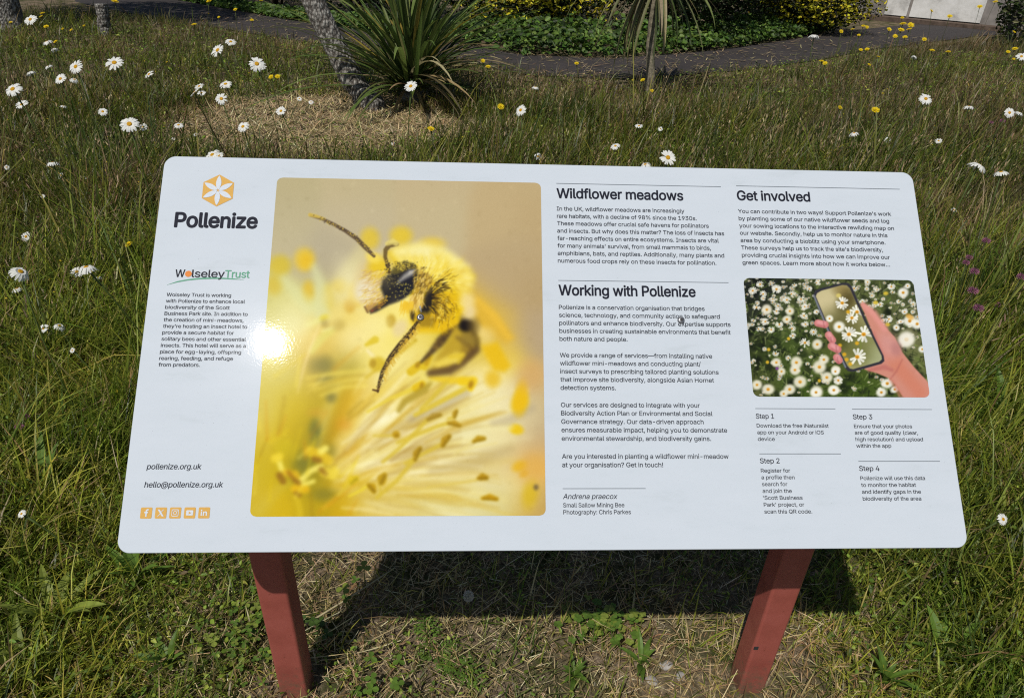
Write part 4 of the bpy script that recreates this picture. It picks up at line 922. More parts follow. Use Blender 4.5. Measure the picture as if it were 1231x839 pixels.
def grow(n, x0, x1, y0, y1, wmul, hmul=1., keep=None):
    x, y = scatter(n, x0, x1, y0, y1); ok = (y < near_y(x)+rng.normal(.02, .13, n)) & (np.abs(x-.35) < 2.3+.85*(y+.9))
    # tufts: pull part of the blades together
    cx, cy = np.round(x/.06)*.06+rng.normal(0, .012, n), np.round(y/.06)*.06+rng.normal(0, .012, n); tu = rng.random(n) < .45
    x = np.where(tu, cx, x); y = np.where(tu, cy, y)
    for px in POST_X: ok &= ~((np.abs(x-px) < .034) & (np.abs(y-POST_Y-.028) < .034))
    if keep is not None: ok &= keep(x, y)
    pd = np.hypot((x-TRUNK[0]+.25)/1.25, (y-TRUNK[1]+.75)/1.15)+.5*(fbm(x, y, 2.5, 17)-.5); ok &= rng.random(n) < 1-.78*smooth(1.1, .6, pd)
    x, y = x[ok], y[ok]; n = len(x); h = tallness(x, y); dr = dryness(x, y)
    L = np.clip(h*hmul*rng.gamma(7, 1/7., n)*1.15, .018, .75); isdry = rng.random(n) < .09+.75*dr
    W = wmul*np.clip(.0018+.0062*np.sqrt(L)*rng.uniform(.4, 1.4, n), .0015, .008)
    az = rng.uniform(0, 6.283, n); wind = rng.random(n) < .3; az = np.where(wind, rng.normal(.3, .7, n), az)
    lean = np.abs(rng.normal(.15, .45, n))+np.where(L < .07, .35, 0); curl = np.abs(rng.normal(.8, .85, n))
    c = np.where(isdry[:, None], pick(n, DRY_, [3, 3, 2, 2, 3]), pick(n, GREEN_, [4, 5, 3, 3, 1.2]))
    pt = fbm(x, y, 4.2, 57)[:, None]-.5; c *= np.clip(1+pt*np.array([1.5, .9, 1.2]), .35, 1.9)
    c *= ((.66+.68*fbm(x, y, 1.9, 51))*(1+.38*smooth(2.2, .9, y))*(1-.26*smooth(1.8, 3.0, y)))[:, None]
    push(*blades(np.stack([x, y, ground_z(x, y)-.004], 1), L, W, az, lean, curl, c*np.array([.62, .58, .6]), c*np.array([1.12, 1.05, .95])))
def broad(n, x0, x1, y0, y1, wlo, whi, lmul):
    x, y = scatter(n, x0, x1, y0, y1); h = tallness(x, y); ok = (h > .1) & (y < near_y(x)-.2) & (rng.random(n) < .35+.9*fbm(x, y, 1.6, 55)); x, y, h = x[ok], y[ok], h[ok]; n = len(x)
    c = pick(n, [(.25, .32, .045), (.38, .42, .075), (.17, .25, .035), (.52, .47, .12), (.42, .32, .16)], [4, 3, 3, 1.4, 1])
    push(*blades(np.stack([x, y, ground_z(x, y)], 1), h*lmul*rng.uniform(.5, 1.2, n), rng.uniform(wlo, whi, n), rng.uniform(0, 6.28, n), np.abs(rng.normal(.3, .4, n)), np.abs(rng.normal(.9, .7, n)), c*.75, c))
def worn_in(x, y): return (x > -1.0) & (x < 1.1) & (y < 1.25)
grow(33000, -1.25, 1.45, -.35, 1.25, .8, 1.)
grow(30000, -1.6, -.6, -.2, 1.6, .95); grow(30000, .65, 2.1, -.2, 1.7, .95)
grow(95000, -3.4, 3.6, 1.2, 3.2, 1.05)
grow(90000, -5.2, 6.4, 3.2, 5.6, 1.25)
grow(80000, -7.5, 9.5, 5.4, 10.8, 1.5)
broad(7000, -1.9, -.6, -.2, 1.8, .005, .013, 1.0); broad(7000, .7, 2.3, -.2, 1.8, .005, .013, 1.05); broad(16000, -3.4, 3.8, 1.4, 4.2, .006, .014, .95); broad(9000, -6, 8, 4, 8.5, .008, .018, .95)
flush('meadow_grass', MAT_GRASS)

# brown flowering stalks of the grasses
def stalks(n, x0, x1, y0, y1, w):
    x, y = scatter(n, x0, x1, y0, y1); h = tallness(x, y); ok = (y < near_y(x)-.15) & (h > .16) & (np.abs(x-.35) < 2.3+.85*(y+.9)) & (rng.random(n) < .25+1.1*fbm(x, y, .9, 61)); x, y, h = x[ok], y[ok], h[ok]; n = len(x)
    L = h*rng.uniform(1.0, 1.7, n); az = np.where(rng.random(n) < .5, rng.normal(.3, .6, n), rng.uniform(0, 6.28, n)); c = pick(n, BROWN_+[(.075, .085, .028)], [3, 3, 2, 2, 2])
    P = np.stack([x, y, ground_z(x, y)-.004], 1); lean = np.abs(rng.normal(.25, .25, n)); curl = np.abs(rng.normal(.35, .3, n))
    push(*blades(P, L, np.full(n, w), az, lean, curl, c*.8, c))
    # seed heads: short spikelets along the top of the stalk
    d = np.stack([np.cos(az), np.sin(az)], 1)
    for k in range(3):
        t = .80+.08*k; a = lean+curl*t/2; top = P+np.stack([d[:, 0]*np.sin(a)*L*t, d[:, 1]*np.sin(a)*L*t, np.cos(a)*L*t], 1)
        push(*blades(top, np.full(n, .028)*rng.uniform(.6, 1.3, n), np.full(n, w*2.4), az+rng.normal(0, 1.2, n), lean+.3, curl*.5, c*1.05, c*1.3))
stalks(4200, -3.0, 3.4, .5, 3.2, .0019); stalks(8500, -5, 6, 3.2, 5.8, .0028); stalks(3400, -7, 9, 5.6, 9.5, .0034)
flush('grass_seed_stalks', MAT_STEM)

# dead straw lying on the worn ground
def straw(n, x0, x1, y0, y1, lo, hi, w):
    x, y = scatter(n, x0, x1, y0, y1); ok = rng.random(n) < dryness(x, y)+.15
    for px in POST_X: ok &= ~((np.abs(x-px) < .04) & (np.abs(y-POST_Y-.028) < .04))
    x, y = x[ok], y[ok]; n = len(x)
    c = pick(n, [(.60, .47, .27), (.43, .32, .17), (.29, .21, .11), (.66, .56, .36)], [3, 4, 3, 1])
    push(*blades(np.stack([x, y, ground_z(x, y)+rng.uniform(0, .02, n)], 1), rng.uniform(lo, hi, n), np.full(n, w)*rng.uniform(.6, 1.3, n), rng.uniform(0, 6.28, n), rng.normal(1.45, .16, n), rng.normal(.05, .3, n), c, c*1.1))
straw(19000, -1.0, 1.15, -.2, 1.1, .010, .048, .0018); straw(5000, -1.7, -.7, -.2, 1.0, .02, .07, .0022); straw(420, -1.0, 1.15, 0, 1.1, .08, .18, .0023); straw(30000, -2.8, .6, 3.8, 6.3, .05, .15, .006); straw(5000, -3, 5.5, 6.4, 9, .06, .2, .004)
n = 1500; x = rng.uniform(-4.5, 7, n); k = rng.random(n)**1.6; y = near_y(x)+np.where(rng.random(n) < .6, k, 1-k)*path_w(x); c = pick(n, [(.42, .33, .19), (.26, .19, .11), (.14, .15, .05)], [3, 3, 2])
push(*blades(np.stack([x, y, np.full(n, .03)], 1), rng.uniform(.03, .13, n), rng.uniform(.005, .02, n), rng.uniform(0, 6.28, n), rng.normal(1.5, .08, n), rng.normal(0, .1, n), c, c))
flush('dead_straw', MAT_STEM)

# low broad leaves between the blades: clover, creeping weeds, moss
def herbs(n, x0, x1, y0, y1, s, hi, keep=lambda x, y: np.ones(len(x), bool)):
    x, y = scatter(n, x0, x1, y0, y1); ok = keep(x, y) & (y < near_y(x)) & (np.abs(x-.35) < 2.3+.85*(y+.9)); x, y = x[ok], y[ok]; n = len(x)
    h = np.minimum(tallness(x, y)*.75, hi); z = ground_z(x, y)+.006+rng.random(n)**1.3*h
    c = pick(n, [(.15, .23, .03), (.24, .32, .042), (.085, .14, .022), (.36, .40, .075), (.24, .18, .08)], [4, 3, 3, 1, .8])
    V, Q, C = leaves(np.stack([x, y, z], 1), s*rng.uniform(.6, 1.5, n), s*rng.uniform(.35, .8, n), np.stack([rng.normal(-.1, .5, n), rng.normal(-.2, .5, n), np.ones(n)], 1), rng.uniform(0, 6.28, n), c)
    push(V, Q, None, C)
herbs(26000, -2.8, -.6, -.2, 2.6, .015, .16); herbs(16000, .7, 3.1, -.2, 2.6, .015, .18)
herbs(60000, -3.8, 4.2, 1.4, 4.4, .018, .2, lambda x, y: rng.random(len(x)) < fbm(x, y, 1.2, 71)*1.4)
herbs(9000, -1.3, .95, -.1, 1.1, .011, .04, lambda x, y: rng.random(len(x)) < smooth(.45, .7, fbm(x, y, 4, 72)))
herbs(36000, -6.5, 8, 4, 9.5, .028, .2, lambda x, y: rng.random(len(x)) < fbm(x, y, .9, 73))
flush('creeping_weeds', MAT_LEAF)
# countless tiny blossoms of trefoil, clover and chickweed among the leaves
n = 5200; x, y = scatter(n, -4.5, 5.0, -.1, 6.5); ok = (tallness(x, y) > .13) & (rng.random(n) < 1.5*fbm(x, y, 1.1, 81)*np.where(x < 0, 1.0, .45)) & (np.abs(x-.35) < 2.3+.85*(y+.9)); x, y = x[ok], y[ok]; n = len(x)
P = np.stack([x, y, ground_z(x, y)+tallness(x, y)*rng.uniform(.5, 1.05, n)], 1); c = pick(n, [(.62, .48, .03), (.5, .3, .04), (.6, .58, .5), (.30, .12, .14)], [4, 1.5, 3, 2])
V, Q, C = leaves(P, np.full(n, .008)*rng.uniform(.6, 1.4, n), np.full(n, .008)*rng.uniform(.6, 1.2, n), np.stack([rng.normal(-.1, .4, n), rng.normal(-.5, .4, n), np.ones(n)], 1), rng.uniform(0, 6.28, n), c); push(V, Q, None, C)
flush('tiny_meadow_blossoms', MAT_FLOWER)
# dark, bare flower stalks leaning through the meadow
n = 2000; x, y = scatter(n, -4.5, 5, .9, 5.2); ok = (tallness(x, y) > .15) & (rng.random(n) < 1.2*fbm(x, y, .8, 91)) & (np.abs(x-.35) < 2.3+.85*(y+.9)); x, y = x[ok], y[ok]; n = len(x)
c = pick(n, [(.075, .055, .03), (.05, .055, .02), (.10, .07, .045)], [3, 3, 2]); push(*blades(np.stack([x, y, ground_z(x, y)], 1), tallness(x, y)*rng.uniform(1.0, 2.2, n), np.full(n, .0032), rng.normal(2.9, .6, n), np.abs(rng.normal(.45, .22, n)), rng.normal(.0, .2, n), c, c))
flush('dark_flower_stalks', MAT_STEM)

# ------------------------------------------------------------------ beyond the path: ivy, shrubs, trunks, building
def path_far(x): return near_y(x)+path_w(x)
def leaf_cloud(n, c, rad, size, cols, probs, lump=.25, seed=1, shell=.55, tipcol=None, up=.4, zmin=.02):
    """leaves through a lumpy crown: returns leaf arrays"""
    d = rng.normal(size=(n, 3)); d /= np.linalg.norm(d, axis=1)[:, None]
    lob = 1+lump*(2*fbm(d[:, 0]*2+d[:, 2]*1.7+seed*3, d[:, 1]*2-d[:, 2]*1.3+seed, 1.3, seed)-1)*1.4
    r = lob*(shell+(1-shell)*rng.random(n)**.6)
    P = np.array(c)+d*r[:, None]*np.array(rad); ok = P[:, 2] > zmin; P, d, r, lob = P[ok], d[ok], r[ok], lob[ok]; n = len(P)
    c0 = pick(n, cols, probs)
    if tipcol is not None:
        k = (.75*d[:, 2]-.6*d[:, 1]+.35*rng.normal(size=n) > -.1) & (r > lob*.78); c0[k] = pick(k.sum(), tipcol[0], tipcol[1])
    nr = d+rng.normal(0, .55, (n, 3)); nr[:, 2] += up
    return leaves(P, size*rng.uniform(.6, 1.4, n), size*rng.uniform(.3, .65, n), nr, rng.uniform(0, 6.28, n), c0)
MAT_BARK = plain('grey_bark', (.17, .155, .135), .9, .2, 22, .6, 1., .02)
MAT_TWIG = plain('dark_twig', (.06, .045, .03), .9, .1, 40, .4)
def shrub(name, label, cat, x, y, rad, zc, n, size, cols, probs, tip=None, group=None, seed=1, lump=.25):
    t = empty(name, (x, y, 0), label, cat, group)
    V, Q, C = leaf_cloud(n, (0, 0, zc), rad, size, cols, probs, lump, seed, .5, tip)
    link('foliage', np_mesh('foliage', V, [Q], np.clip(C, .003, .8)), MAT_LEAF, t)
    mb = MB()
    for k in range(7):
        a = rng.uniform(0, 6.28); q = rng.uniform(.3, .75); e = Vector((rad[0]*q*math.cos(a), rad[1]*q*math.sin(a), zc+rad[2]*rng.uniform(0, .5)))
        mb.tube([(rng.normal()*.05, rng.normal()*.05, -.05), e*.35+Vector((0, 0, .1)), e*.7, e], [.022, .018, .012, .005], 6)
    mb.build('stem', MAT_TWIG, t, True)
    return t
DK = [(.012, .022, .007), (.020, .036, .010), (.030, .050, .014), (.016, .016, .008)]; DKP = [3, 3, 2, 2]
GD = ([(.68, .58, .03), (.78, .68, .05), (.42, .40, .03), (.16, .19, .03)], [4, 5, 3, 1.5])
p1 = at_y(640, 12, 9.75); p2 = at_y(985, 22, 11.3)
shrub('golden_shrub', 'golden-tipped shrub behind the path, in the middle of the hedge', 'shrub', p1[0], 9.95, (1.2, .8, .52), .66, 9000, .06, DK, DKP, GD, 'golden shrubs beyond the path', 2)
shrub('golden_shrub', 'bright yellow rounded shrub at the right end of the hedge, beside the white panels', 'shrub', p2[0]-.1, 11.5, (.98, .8, .60), .60, 9000, .06, DK, DKP, ([(.68, .58, .03), (.8, .7, .05), (.44, .40, .03), (.2, .2, .03)], [4, 5, 3, 1]), 'golden shrubs beyond the path', 3)
# dark evergreen bushes forming the hedge
hed = [(-8.0, 16.6, 1.7), (-5.6, 14.6, 1.6), (-3.6, 13.0, 1.5), (-2.0, 11.5, 1.4), (-.9, 10.4, 1.1), (2.6, 10.1, 1.15), (3.6, 11.0, 1.2), (1.2, 11.4, 1.4), (6.9, 15.6, 1.5), (4.9, 13.1, 1.4)]
hl = ['dark evergreen bush at the far left end of the hedge', 'dark evergreen bush beyond the short post, left part of the hedge', 'dark evergreen bush behind the path, between the short post and the leaning trunk', 'dark evergreen bush behind the leaning trunk', 'dark evergreen bush behind the sword-leaved clump',
      'dark evergreen bush behind the thin trunk with hanging leaves', 'dark evergreen bush just left of the bright yellow shrub', 'tall dark bush directly behind the middle golden shrub', 'dark bush behind the white panelled shed, at the right', 'tall dark bush behind the bright yellow shrub']
for i, (x, y, r) in enumerate(hed):
    shrub('evergreen_bush', hl[i], 'bush', x, y, (r*1.05, r*.9, r*.85), r*.95, int(5200*r), .075, DK, DKP, ([(.035, .06, .016), (.05, .08, .02)], [1, 1]), 'dark evergreen bushes of the hedge', 10+i)

# ivy carpet between path and hedge
n = 15000; x = rng.uniform(-5.5, 5.6, n); x = x[rng.random(n) < .25+1.3*fbm(x, x*0, 1.7, 77)]; n = len(x); k = rng.random(n); w = np.interp(x, [-5.5, -1, 0, 3, 4.5, 5.6], [.25, .5, 1.0, 1.1, 1.1, .9])
y = path_far(x)-.10*fbm(x, x*0, 4, 3)+k*w; hgt = np.interp(x, [-5.5, -1, .2, 3.5, 5.6], [.08, .16, .30, .26, .18])*(.35+.9*np.sqrt(np.clip(k, 0, 1)))*(.6+.8*fbm(x, y, 2.5, 4))
P = np.stack([x, y, .015+hgt*rng.random(n)**.5], 1); c = pick(n, [(.065, .13, .02), (.11, .19, .03), (.035, .065, .015), (.17, .25, .05)], [4, 3, 3, 1])
V, Q, C = leaves(P, .075*rng.uniform(.4, 1.4, n), .065*rng.uniform(.4, 1.1, n), np.stack([rng.normal(0, .45, n), rng.normal(-.45, .6, n), np.ones(n)], 1), rng.uniform(0, 6.28, n), c*(.5+1.0*fbm(x, y, 3, 78))[:, None])
push(V, Q, None, C); flush('ivy_ground_cover', MAT_LEAF)

# leaning trunk with mottled bark
m, nt, p = new_mat('mottled_bark')
n1 = noise(nt, 26, 6, .75); n2 = noise(nt, 110, 4, .7)
tc = nt.nodes.new('ShaderNodeTexCoord'); vo = nt.nodes.new('ShaderNodeTexVoronoi'); vo.inputs['Scale'].default_value = 48; mp = nt.nodes.new('ShaderNodeMapping'); mp.inputs['Scale'].default_value = (1, 1, .55); nt.links.new(tc.outputs['Object'], mp.inputs[0]); nt.links.new(mp.outputs[0], vo.inputs['Vector'])
r = ramp(nt, n1.outputs[0], [(.32, (.045, .038, .032)), (.5, (.25, .235, .21)), (.68, (.48, .46, .42))]); r2 = ramp(nt, vo.outputs['Distance'], [(.0, (1.15, 1.15, 1.12)), (.45, (.95, .95, .95)), (.62, (.35, .32, .3))])
nt.links.new(mixc(nt, 1., r.outputs[0], r2.outputs[0], 'MULTIPLY'), p.inputs['Base Color']); p.inputs['Roughness'].default_value = .95
ad = nt.nodes.new('ShaderNodeMath'); ad.operation = 'SUBTRACT'; nt.links.new(n1.outputs[0], ad.inputs[0]); nt.links.new(vo.outputs['Distance'], ad.inputs[1])
b = bump(nt, ad.outputs[0], 1., .02); nt.links.new(b.outputs[0], p.inputs['Normal']); MAT_MOTTLED = m
def trunk_mesh(name, pts, rs, n=20, rough=.10, seed=0):
    pts = [Vector(q) for q in pts]; Vs = []; segs = []
    N = 46; L = np.linspace(0, len(pts)-1, N)
    for t in L:
        i = min(int(t), len(pts)-2); f = t-i; segs.append((pts[i].lerp(pts[i+1], f), rs[i]*(1-f)+rs[i+1]*f))
    V = []
    for k, (q, r) in enumerate(segs):
        for j in range(n):
            a = 6.28319*j/n; rr = r*(1+rough*(2*float(fbm(math.cos(a)*2.2+seed, math.sin(a)*2.2+k*.45, 1.6, 5))-1)*1.6)
            V.append((q.x+rr*math.cos(a), q.y+rr*math.sin(a), q.z))
    F = [(i*n+j, i*n+(j+1) % n, (i+1)*n+(j+1) % n, (i+1)*n+j) for i in range(N-1) for j in range(n)]+[tuple((N-1)*n+j for j in range(n))]
    me = bpy.data.meshes.new(name); me.from_pydata(V, [], F); me.polygons.foreach_set('use_smooth', np.ones(len(F), bool)); me.update(); return me
def sword_leaves(mb, c, n, L, W, el, cols, probs, droop=(.3, .9), zmin=None, azr=(0, 6.283)):
    """arching strap leaves from one point"""
    for k in range(n):
        az = rng.uniform(*azr); e = math.radians(rng.uniform(*el)); l = rng.uniform(*L); w = rng.uniform(*W)/2; dr = rng.uniform(*droop)
        q = Vector(c)+Vector((rng.normal(), rng.normal(), 0))*.035; pts = [q]; m = 9
        for i in range(m):
            a = e-dr*(i/m)**1.6*1.6; q = q+Vector((math.cos(az)*math.cos(a), math.sin(az)*math.cos(a), math.sin(a)))*l/m
            if q.z < .015+c[2]*0 and zmin is not None: q.z = zmin+rng.random()*.02
            pts.append(q)
        ws = [w*(.55, .8, .95, 1, 1, .95, .85, .66, .4, .03)[i] for i in range(m+1)]
        cc = pick(1, cols, probs)[0]; mb.strip(pts, ws, (-math.sin(az), math.cos(az), rng.normal()*.2), np.clip(cc, .003, .8), .35)
SW = [(.05, .085, .022), (.10, .15, .036), (.17, .21, .055), (.26, .28, .09)]; SWP = [3, 4, 2, 1]
tp = at_y(372, -6, 5.62); tb = Vector((TRUNK[0], TRUNK[1], 0)); rel = Vector(tp)-tb
tr = empty('leaning_tree', tb, 'leaning tree trunk with mottled grey bark beside the sword-leaved clump', 'tree')
top = rel*2.3+Vector((-.05, .05, .35))
link('trunk', trunk_mesh('trunk', [(.06, 0, -.1), (.03, 0, .06), rel*.25, rel*.6, rel, rel*1.6+Vector((0, 0, .1)), top], [.15, .125, .108, .10, .094, .086, .075], 22), MAT_MOTTLED, tr)
mb = MB(); sword_leaves(mb, top, 90, (.55, .95), (.03, .045), (-25, 85), SW, SWP, (.2, .8)); mb.build('crown', MAT_LEAF, tr, False, True)
# sword-leaved clump at its foot
fl = empty('sword_leaf_clump', (-.70, 5.72, 0), 'clump of long green sword-shaped leaves at the foot of the leaning trunk', 'plant')
mb = MB(); sword_leaves(mb, (0, 0, .12), 110, (.8, 1.6), (.026, .044), (32, 88), SW+[(.34, .27, .05)], SWP+[.6], (.1, .8)); sword_leaves(mb, (0, 0, .10), 70, (.8, 1.5), (.024, .038), (12, 55), SW, SWP, (.2, .75)); mb.build('leaves', MAT_LEAF, fl, False, True)
mb = MB(); sword_leaves(mb, (0, 0, .14), 24, (.4, .85), (.024, .036), (-15, 25), DRY_, [3, 3, 2, 2, 1], (.2, .8), .012); sword_leaves(mb, (0, 0, .2), 16, (.8, 1.25), (.026, .04), (10, 45), DRY_, [3, 3, 2, 2, 1], (.4, .8), .012, (-1.3, .5)); mb.build('dead_leaves', MAT_LEAF, fl, False, True)
mb = MB(); mb.tube([(0, 0, -.05), (.01, 0, .1), (0, .01, .22)], [.10, .09, .05], 12); mb.build('stump', MAT_BARK, fl, True)
# thin trunk with a skirt of hanging leaves
q0 = at(779, 116); q1 = at_y(788, -8, q0[1]); rel = Vector(q1)-Vector(q0)
ct = empty('cabbage_tree', (q0[0], q0[1], 0), 'small tree with a thin pale trunk and strap leaves hanging down around it', 'tree')
top = rel*1.25
link('trunk', trunk_mesh('trunk', [(0, 0, -.1), rel*.2+Vector((.012, 0, 0)), rel*.5+Vector((-.012, 0, 0)), rel*.8, top], [.052, .045, .04, .042, .05], 14, .12, 3), plain('pale_bark', (.20, .175, .125), .9, .2, 30, .5, .8, .01), ct)
mb = MB(); sword_leaves(mb, top, 60, (.6, 1.0), (.03, .045), (-10, 85), SW, SWP, (.2, .8)); mb.build('crown', MAT_LEAF, ct, False, True)
mb = MB()
sword_leaves(mb, top*.97, 44, (.6, 1.0), (.022, .04), (-62, -10), [(.24, .22, .10), (.30, .26, .14), (.16, .17, .07), (.10, .075, .04), (.08, .11, .03)], [3, 2, 3, 1, 3], (.35, .75)); mb.build('hanging_leaves', MAT_LEAF, ct, False, True)
# short grey trunk at the left, thick trunk in the corner
q0 = at(127, 46); q1 = at_y(121, 5, q0[1])
st_ = empty('cut_trunk', (q0[0], q0[1], 0), 'short thin grey cut trunk standing in the grass at the upper left', 'stump')
rel = Vector(q1)-Vector(q0); link('trunk', trunk_mesh('trunk', [(0, 0, -.1), rel*.3, rel*.65+Vector((.01, 0, 0)), rel], [.085, .075, .07, .068], 14, .1, 7), MAT_MOTTLED, st_)
q0 = at(10, 38)
tk = empty('thick_tree', (q0[0], q0[1], 0), 'thick grey tree trunk cut by the upper left corner of the photo', 'tree')
link('trunk', trunk_mesh('trunk', [(0, 0, -.1), (.02, 0, .1), (.0, .02, .6), (-.1, .05, 1.8), (-.1, .1, 3)], [.30, .21, .18, .16, .12], 20, .1, 9), MAT_MOTTLED, tk)
V, Q, C = leaf_cloud(5200, (-.2, .2, 3.6), (1.5, 1.4, 1.0), .12, DK+[(.05, .08, .02)], DKP+[2], .3, 31); link('crown', np_mesh('crown', V, [Q], np.clip(C, .003, .8)), MAT_LEAF, tk)

# white panelled shed at the right
pa, pb = at(1052, 24), at(1176, 36); u = Vector(pb-pa); Lw = u.length; u.normalize(); nrm = Vector((u.y, -u.x, 0)); th = math.atan2(u.y, u.x)
sh = empty('garden_shed', pa, 'grey shed front with weathered white panels, beyond the path at the upper right', 'shed', rz=th)
m, nt, p = new_mat('weathered_white'); n1 = noise(nt, 3, 6, .7); n2 = noise(nt, 30, 5, .7)
r = ramp(nt, n1.outputs[0], [(.32, (.34, .33, .31)), (.5, (.62, .61, .58)), (.7, (.74, .73, .71))]); nt.links.new(r.outputs[0], p.inputs['Base Color']); p.inputs['Roughness'].default_value = .7; b = bump(nt, n2.outputs[0], .3, .004); nt.links.new(b.outputs[0], p.inputs['Normal'])
MAT_WHITE = m; MAT_GREY = plain('grey_render', (.22, .20, .185), .9, .2, 6, .3)
mb = MB(); mb.box((Lw/2, 1.2, 1.02), (Lw+1.1, 2.2, 2.2)); mb.build('wall', MAT_GREY, sh)
mb = MB(); mb.box((Lw/2, 1.1, 2.2), (Lw+1.6, 2.9, .12)); mb.build('roof', MAT_GREY, sh)
for x0, x1 in ((.12, Lw*.29), (Lw*.29+.05, Lw-.02)):
    mb = MB(); mb.box(((x0+x1)/2, .082, 1.03), (x1-x0, .05, 1.86)); mb.build('white_panel', MAT_WHITE, sh)
mb = MB(); mb.box((Lw/2, -.02, .03), (Lw+.7, .34, .10)); mb.build('plinth', plain('brown_brick', (.10, .072, .055), .9, .2, 12, .4), sh)
# post smothered in ivy at the far right
q0 = at(1217, 56); iv = empty('ivy_clad_post', (q0[0], q0[1], 0), 'stout post covered in ivy at the right edge, by the white panels', 'post')
link('trunk', trunk_mesh('trunk', [(0, 0, -.1), (0, 0, .5), (0, 0, 1.1), (0, 0, 1.7)], [.16, .15, .14, .14], 14, .08, 12), MAT_BARK, iv)
V, Q, C = leaf_cloud(2600, (0, 0, .85), (.34, .34, .95), .07, [(.035, .06, .016), (.06, .09, .022), (.16, .15, .07), (.022, .03, .012)], [3, 3, 2, 2], .2, 40, .75); link('ivy', np_mesh('ivy', V, [Q], np.clip(C, .003, .8)), MAT_LEAF, iv)

# ------------------------------------------------------------------ flowers
def daisy_head_meshes(seed, Rr, side):
    r_ = np.random.default_rng(seed); n = int(r_.integers(17, 23)); mb = MB(); droop = r_.uniform(-.02, .25)+(.55 if side else 0)
    for k in range(n):
        a = 6.28319*k/n+r_.normal()*.05; q = Rr*r_.uniform(.88, 1.04); up = r_.normal()*.05
        if r_.random() < .03: continue
        d = Vector((math.cos(a), math.sin(a), 0)); pts = [d*(Rr*.22)+Vector((0, 0, .0)), d*(q*.5)+Vector((0, 0, q*(.05+up*.4))), d*(q*.8)+Vector((0, 0, q*(.05+up-droop*.35))), d*q+Vector((0, 0, q*(up-droop*.75)))]
        w = Rr*r_.uniform(.115, .15); v = r_.uniform(.92, 1.0); mb.strip(pts, [w*.5, w, w*.95, w*.45], (-math.sin(a), math.cos(a), r_.normal()*.12), (.84*v, .84*v, .80*v), .10)
    eye = MB(); N = 14; rr = Rr*.27
    V = [(rr*s*math.cos(6.28319*k/N), rr*s*math.sin(6.28319*k/N), rr*z) for s, z in ((1, .02), (.95, .28), (.72, .44), (.34, .40)) for k in range(N)]+[(0, 0, rr*.34)]
    F = [(i*N+k, i*N+(k+1) % N, (i+1)*N+(k+1) % N, (i+1)*N+k) for i in range(3) for k in range(N)]+[(3*N+k, 3*N+(k+1) % N, 4*N) for k in range(N)]
    eye.add(V, F, (.62, .33, .012))
    return mb, eye
def stem_pts(base, head, bend):
    a, b = Vector(base), Vector(head); m = a.lerp(b, .5)+Vector((bend[0], bend[1], 0)); P = []
    for t in np.linspace(0, 1, 7): P.append(a*(1-t)**2+m*2*t*(1-t)+b*t*t)
    return P
def place_head(px, py, diam_px, D, zlo, zhi):
    v = ray(px, py); dist = D*F_PX/diam_px/max(.6, v@AZ)
    lo = (zhi-CAM[2])/v[2]; hi = (zlo-CAM[2])/v[2]; d2 = min(max(dist, lo), hi)
    p = CAM+v*d2
    if p[1] > near_y(p[0])-.1:
        while p[1] > near_y(p[0])-.1 and d2 > 1: d2 -= .1; p = CAM+v*d2
    return p, D*d2/dist
Z1 = lambda L, f=2.931, ox=0, oy=0: [(ox+q[0]/f, oy+q[1]/f, 2*q[2]/f, q[3] if len(q) > 3 else '') for q in L]
DAISIES = Z1([(107, 70, 25), (403, 222, 33), (267, 236, 24), (213, 279, 20), (262, 281, 13, 's'), (45, 315, 27), (77, 369, 20), (224, 374, 11, 's'), (362, 394, 15), (456, 438, 29), (504, 448, 13), (525, 263, 17), (629, 441, 15), (610, 491, 7), (767, 178, 29), (813, 148, 17), (905, 226, 25), (927, 240, 12), (795, 297, 20), (780, 349, 20), (685, 327, 20), (710, 328, 14), (702, 305, 16), (990, 392, 17), (856, 447, 20), (185, 574, 19, 's'), (23, 590, 9), (165, 148, 16, 's'), (190, 175, 12, 's'), (108, 256, 15, 's'), (170, 234, 13, 's'), (1055, 349, 8), (1096, 361, 8), (748, 546, 24), (772, 549, 16), (690, 475, 7)]) \
    + Z1([(275, 305, 22), (714, 308, 12, 's'), (662, 389, 19), (1079, 444, 13), (1155, 455, 8), (996, 515, 15), (723, 552, 12), (1101, 580, 18, 's'), (1181, 556, 27), (213, 508, 7)], 2.931, 400) \
    + Z1([(492, 127, 22, 's'), (885, 349, 20), (1037, 376, 16, 's'), (632, 470, 15, 's'), (749, 493, 10), (930, 497, 11), (1072, 583, 30, 's'), (1180, 398, 16), (1215, 398, 14, 's'), (1222, 200, 18), (1150, 607, 22, 's'), (845, 200, 10, 's')], 2.931, 811) \
    + Z1([(82, 222, 15), (65, 332, 26, 's'), (53, 386, 15, 's'), (272, 318, 26, 's'), (243, 333, 18), (309, 350, 10, 's'), (137, 511, 14), (188, 502, 16, 's'), (190, 30, 10), (135, 95, 7), (228, 580, 8)], 2.623, 0, 200) + Z1([(68, 256, 12)], 2.63, 0, 520) \
    + Z1([(245, 745, 11), (146, 122, 5)], 1.678, 1060, 180)
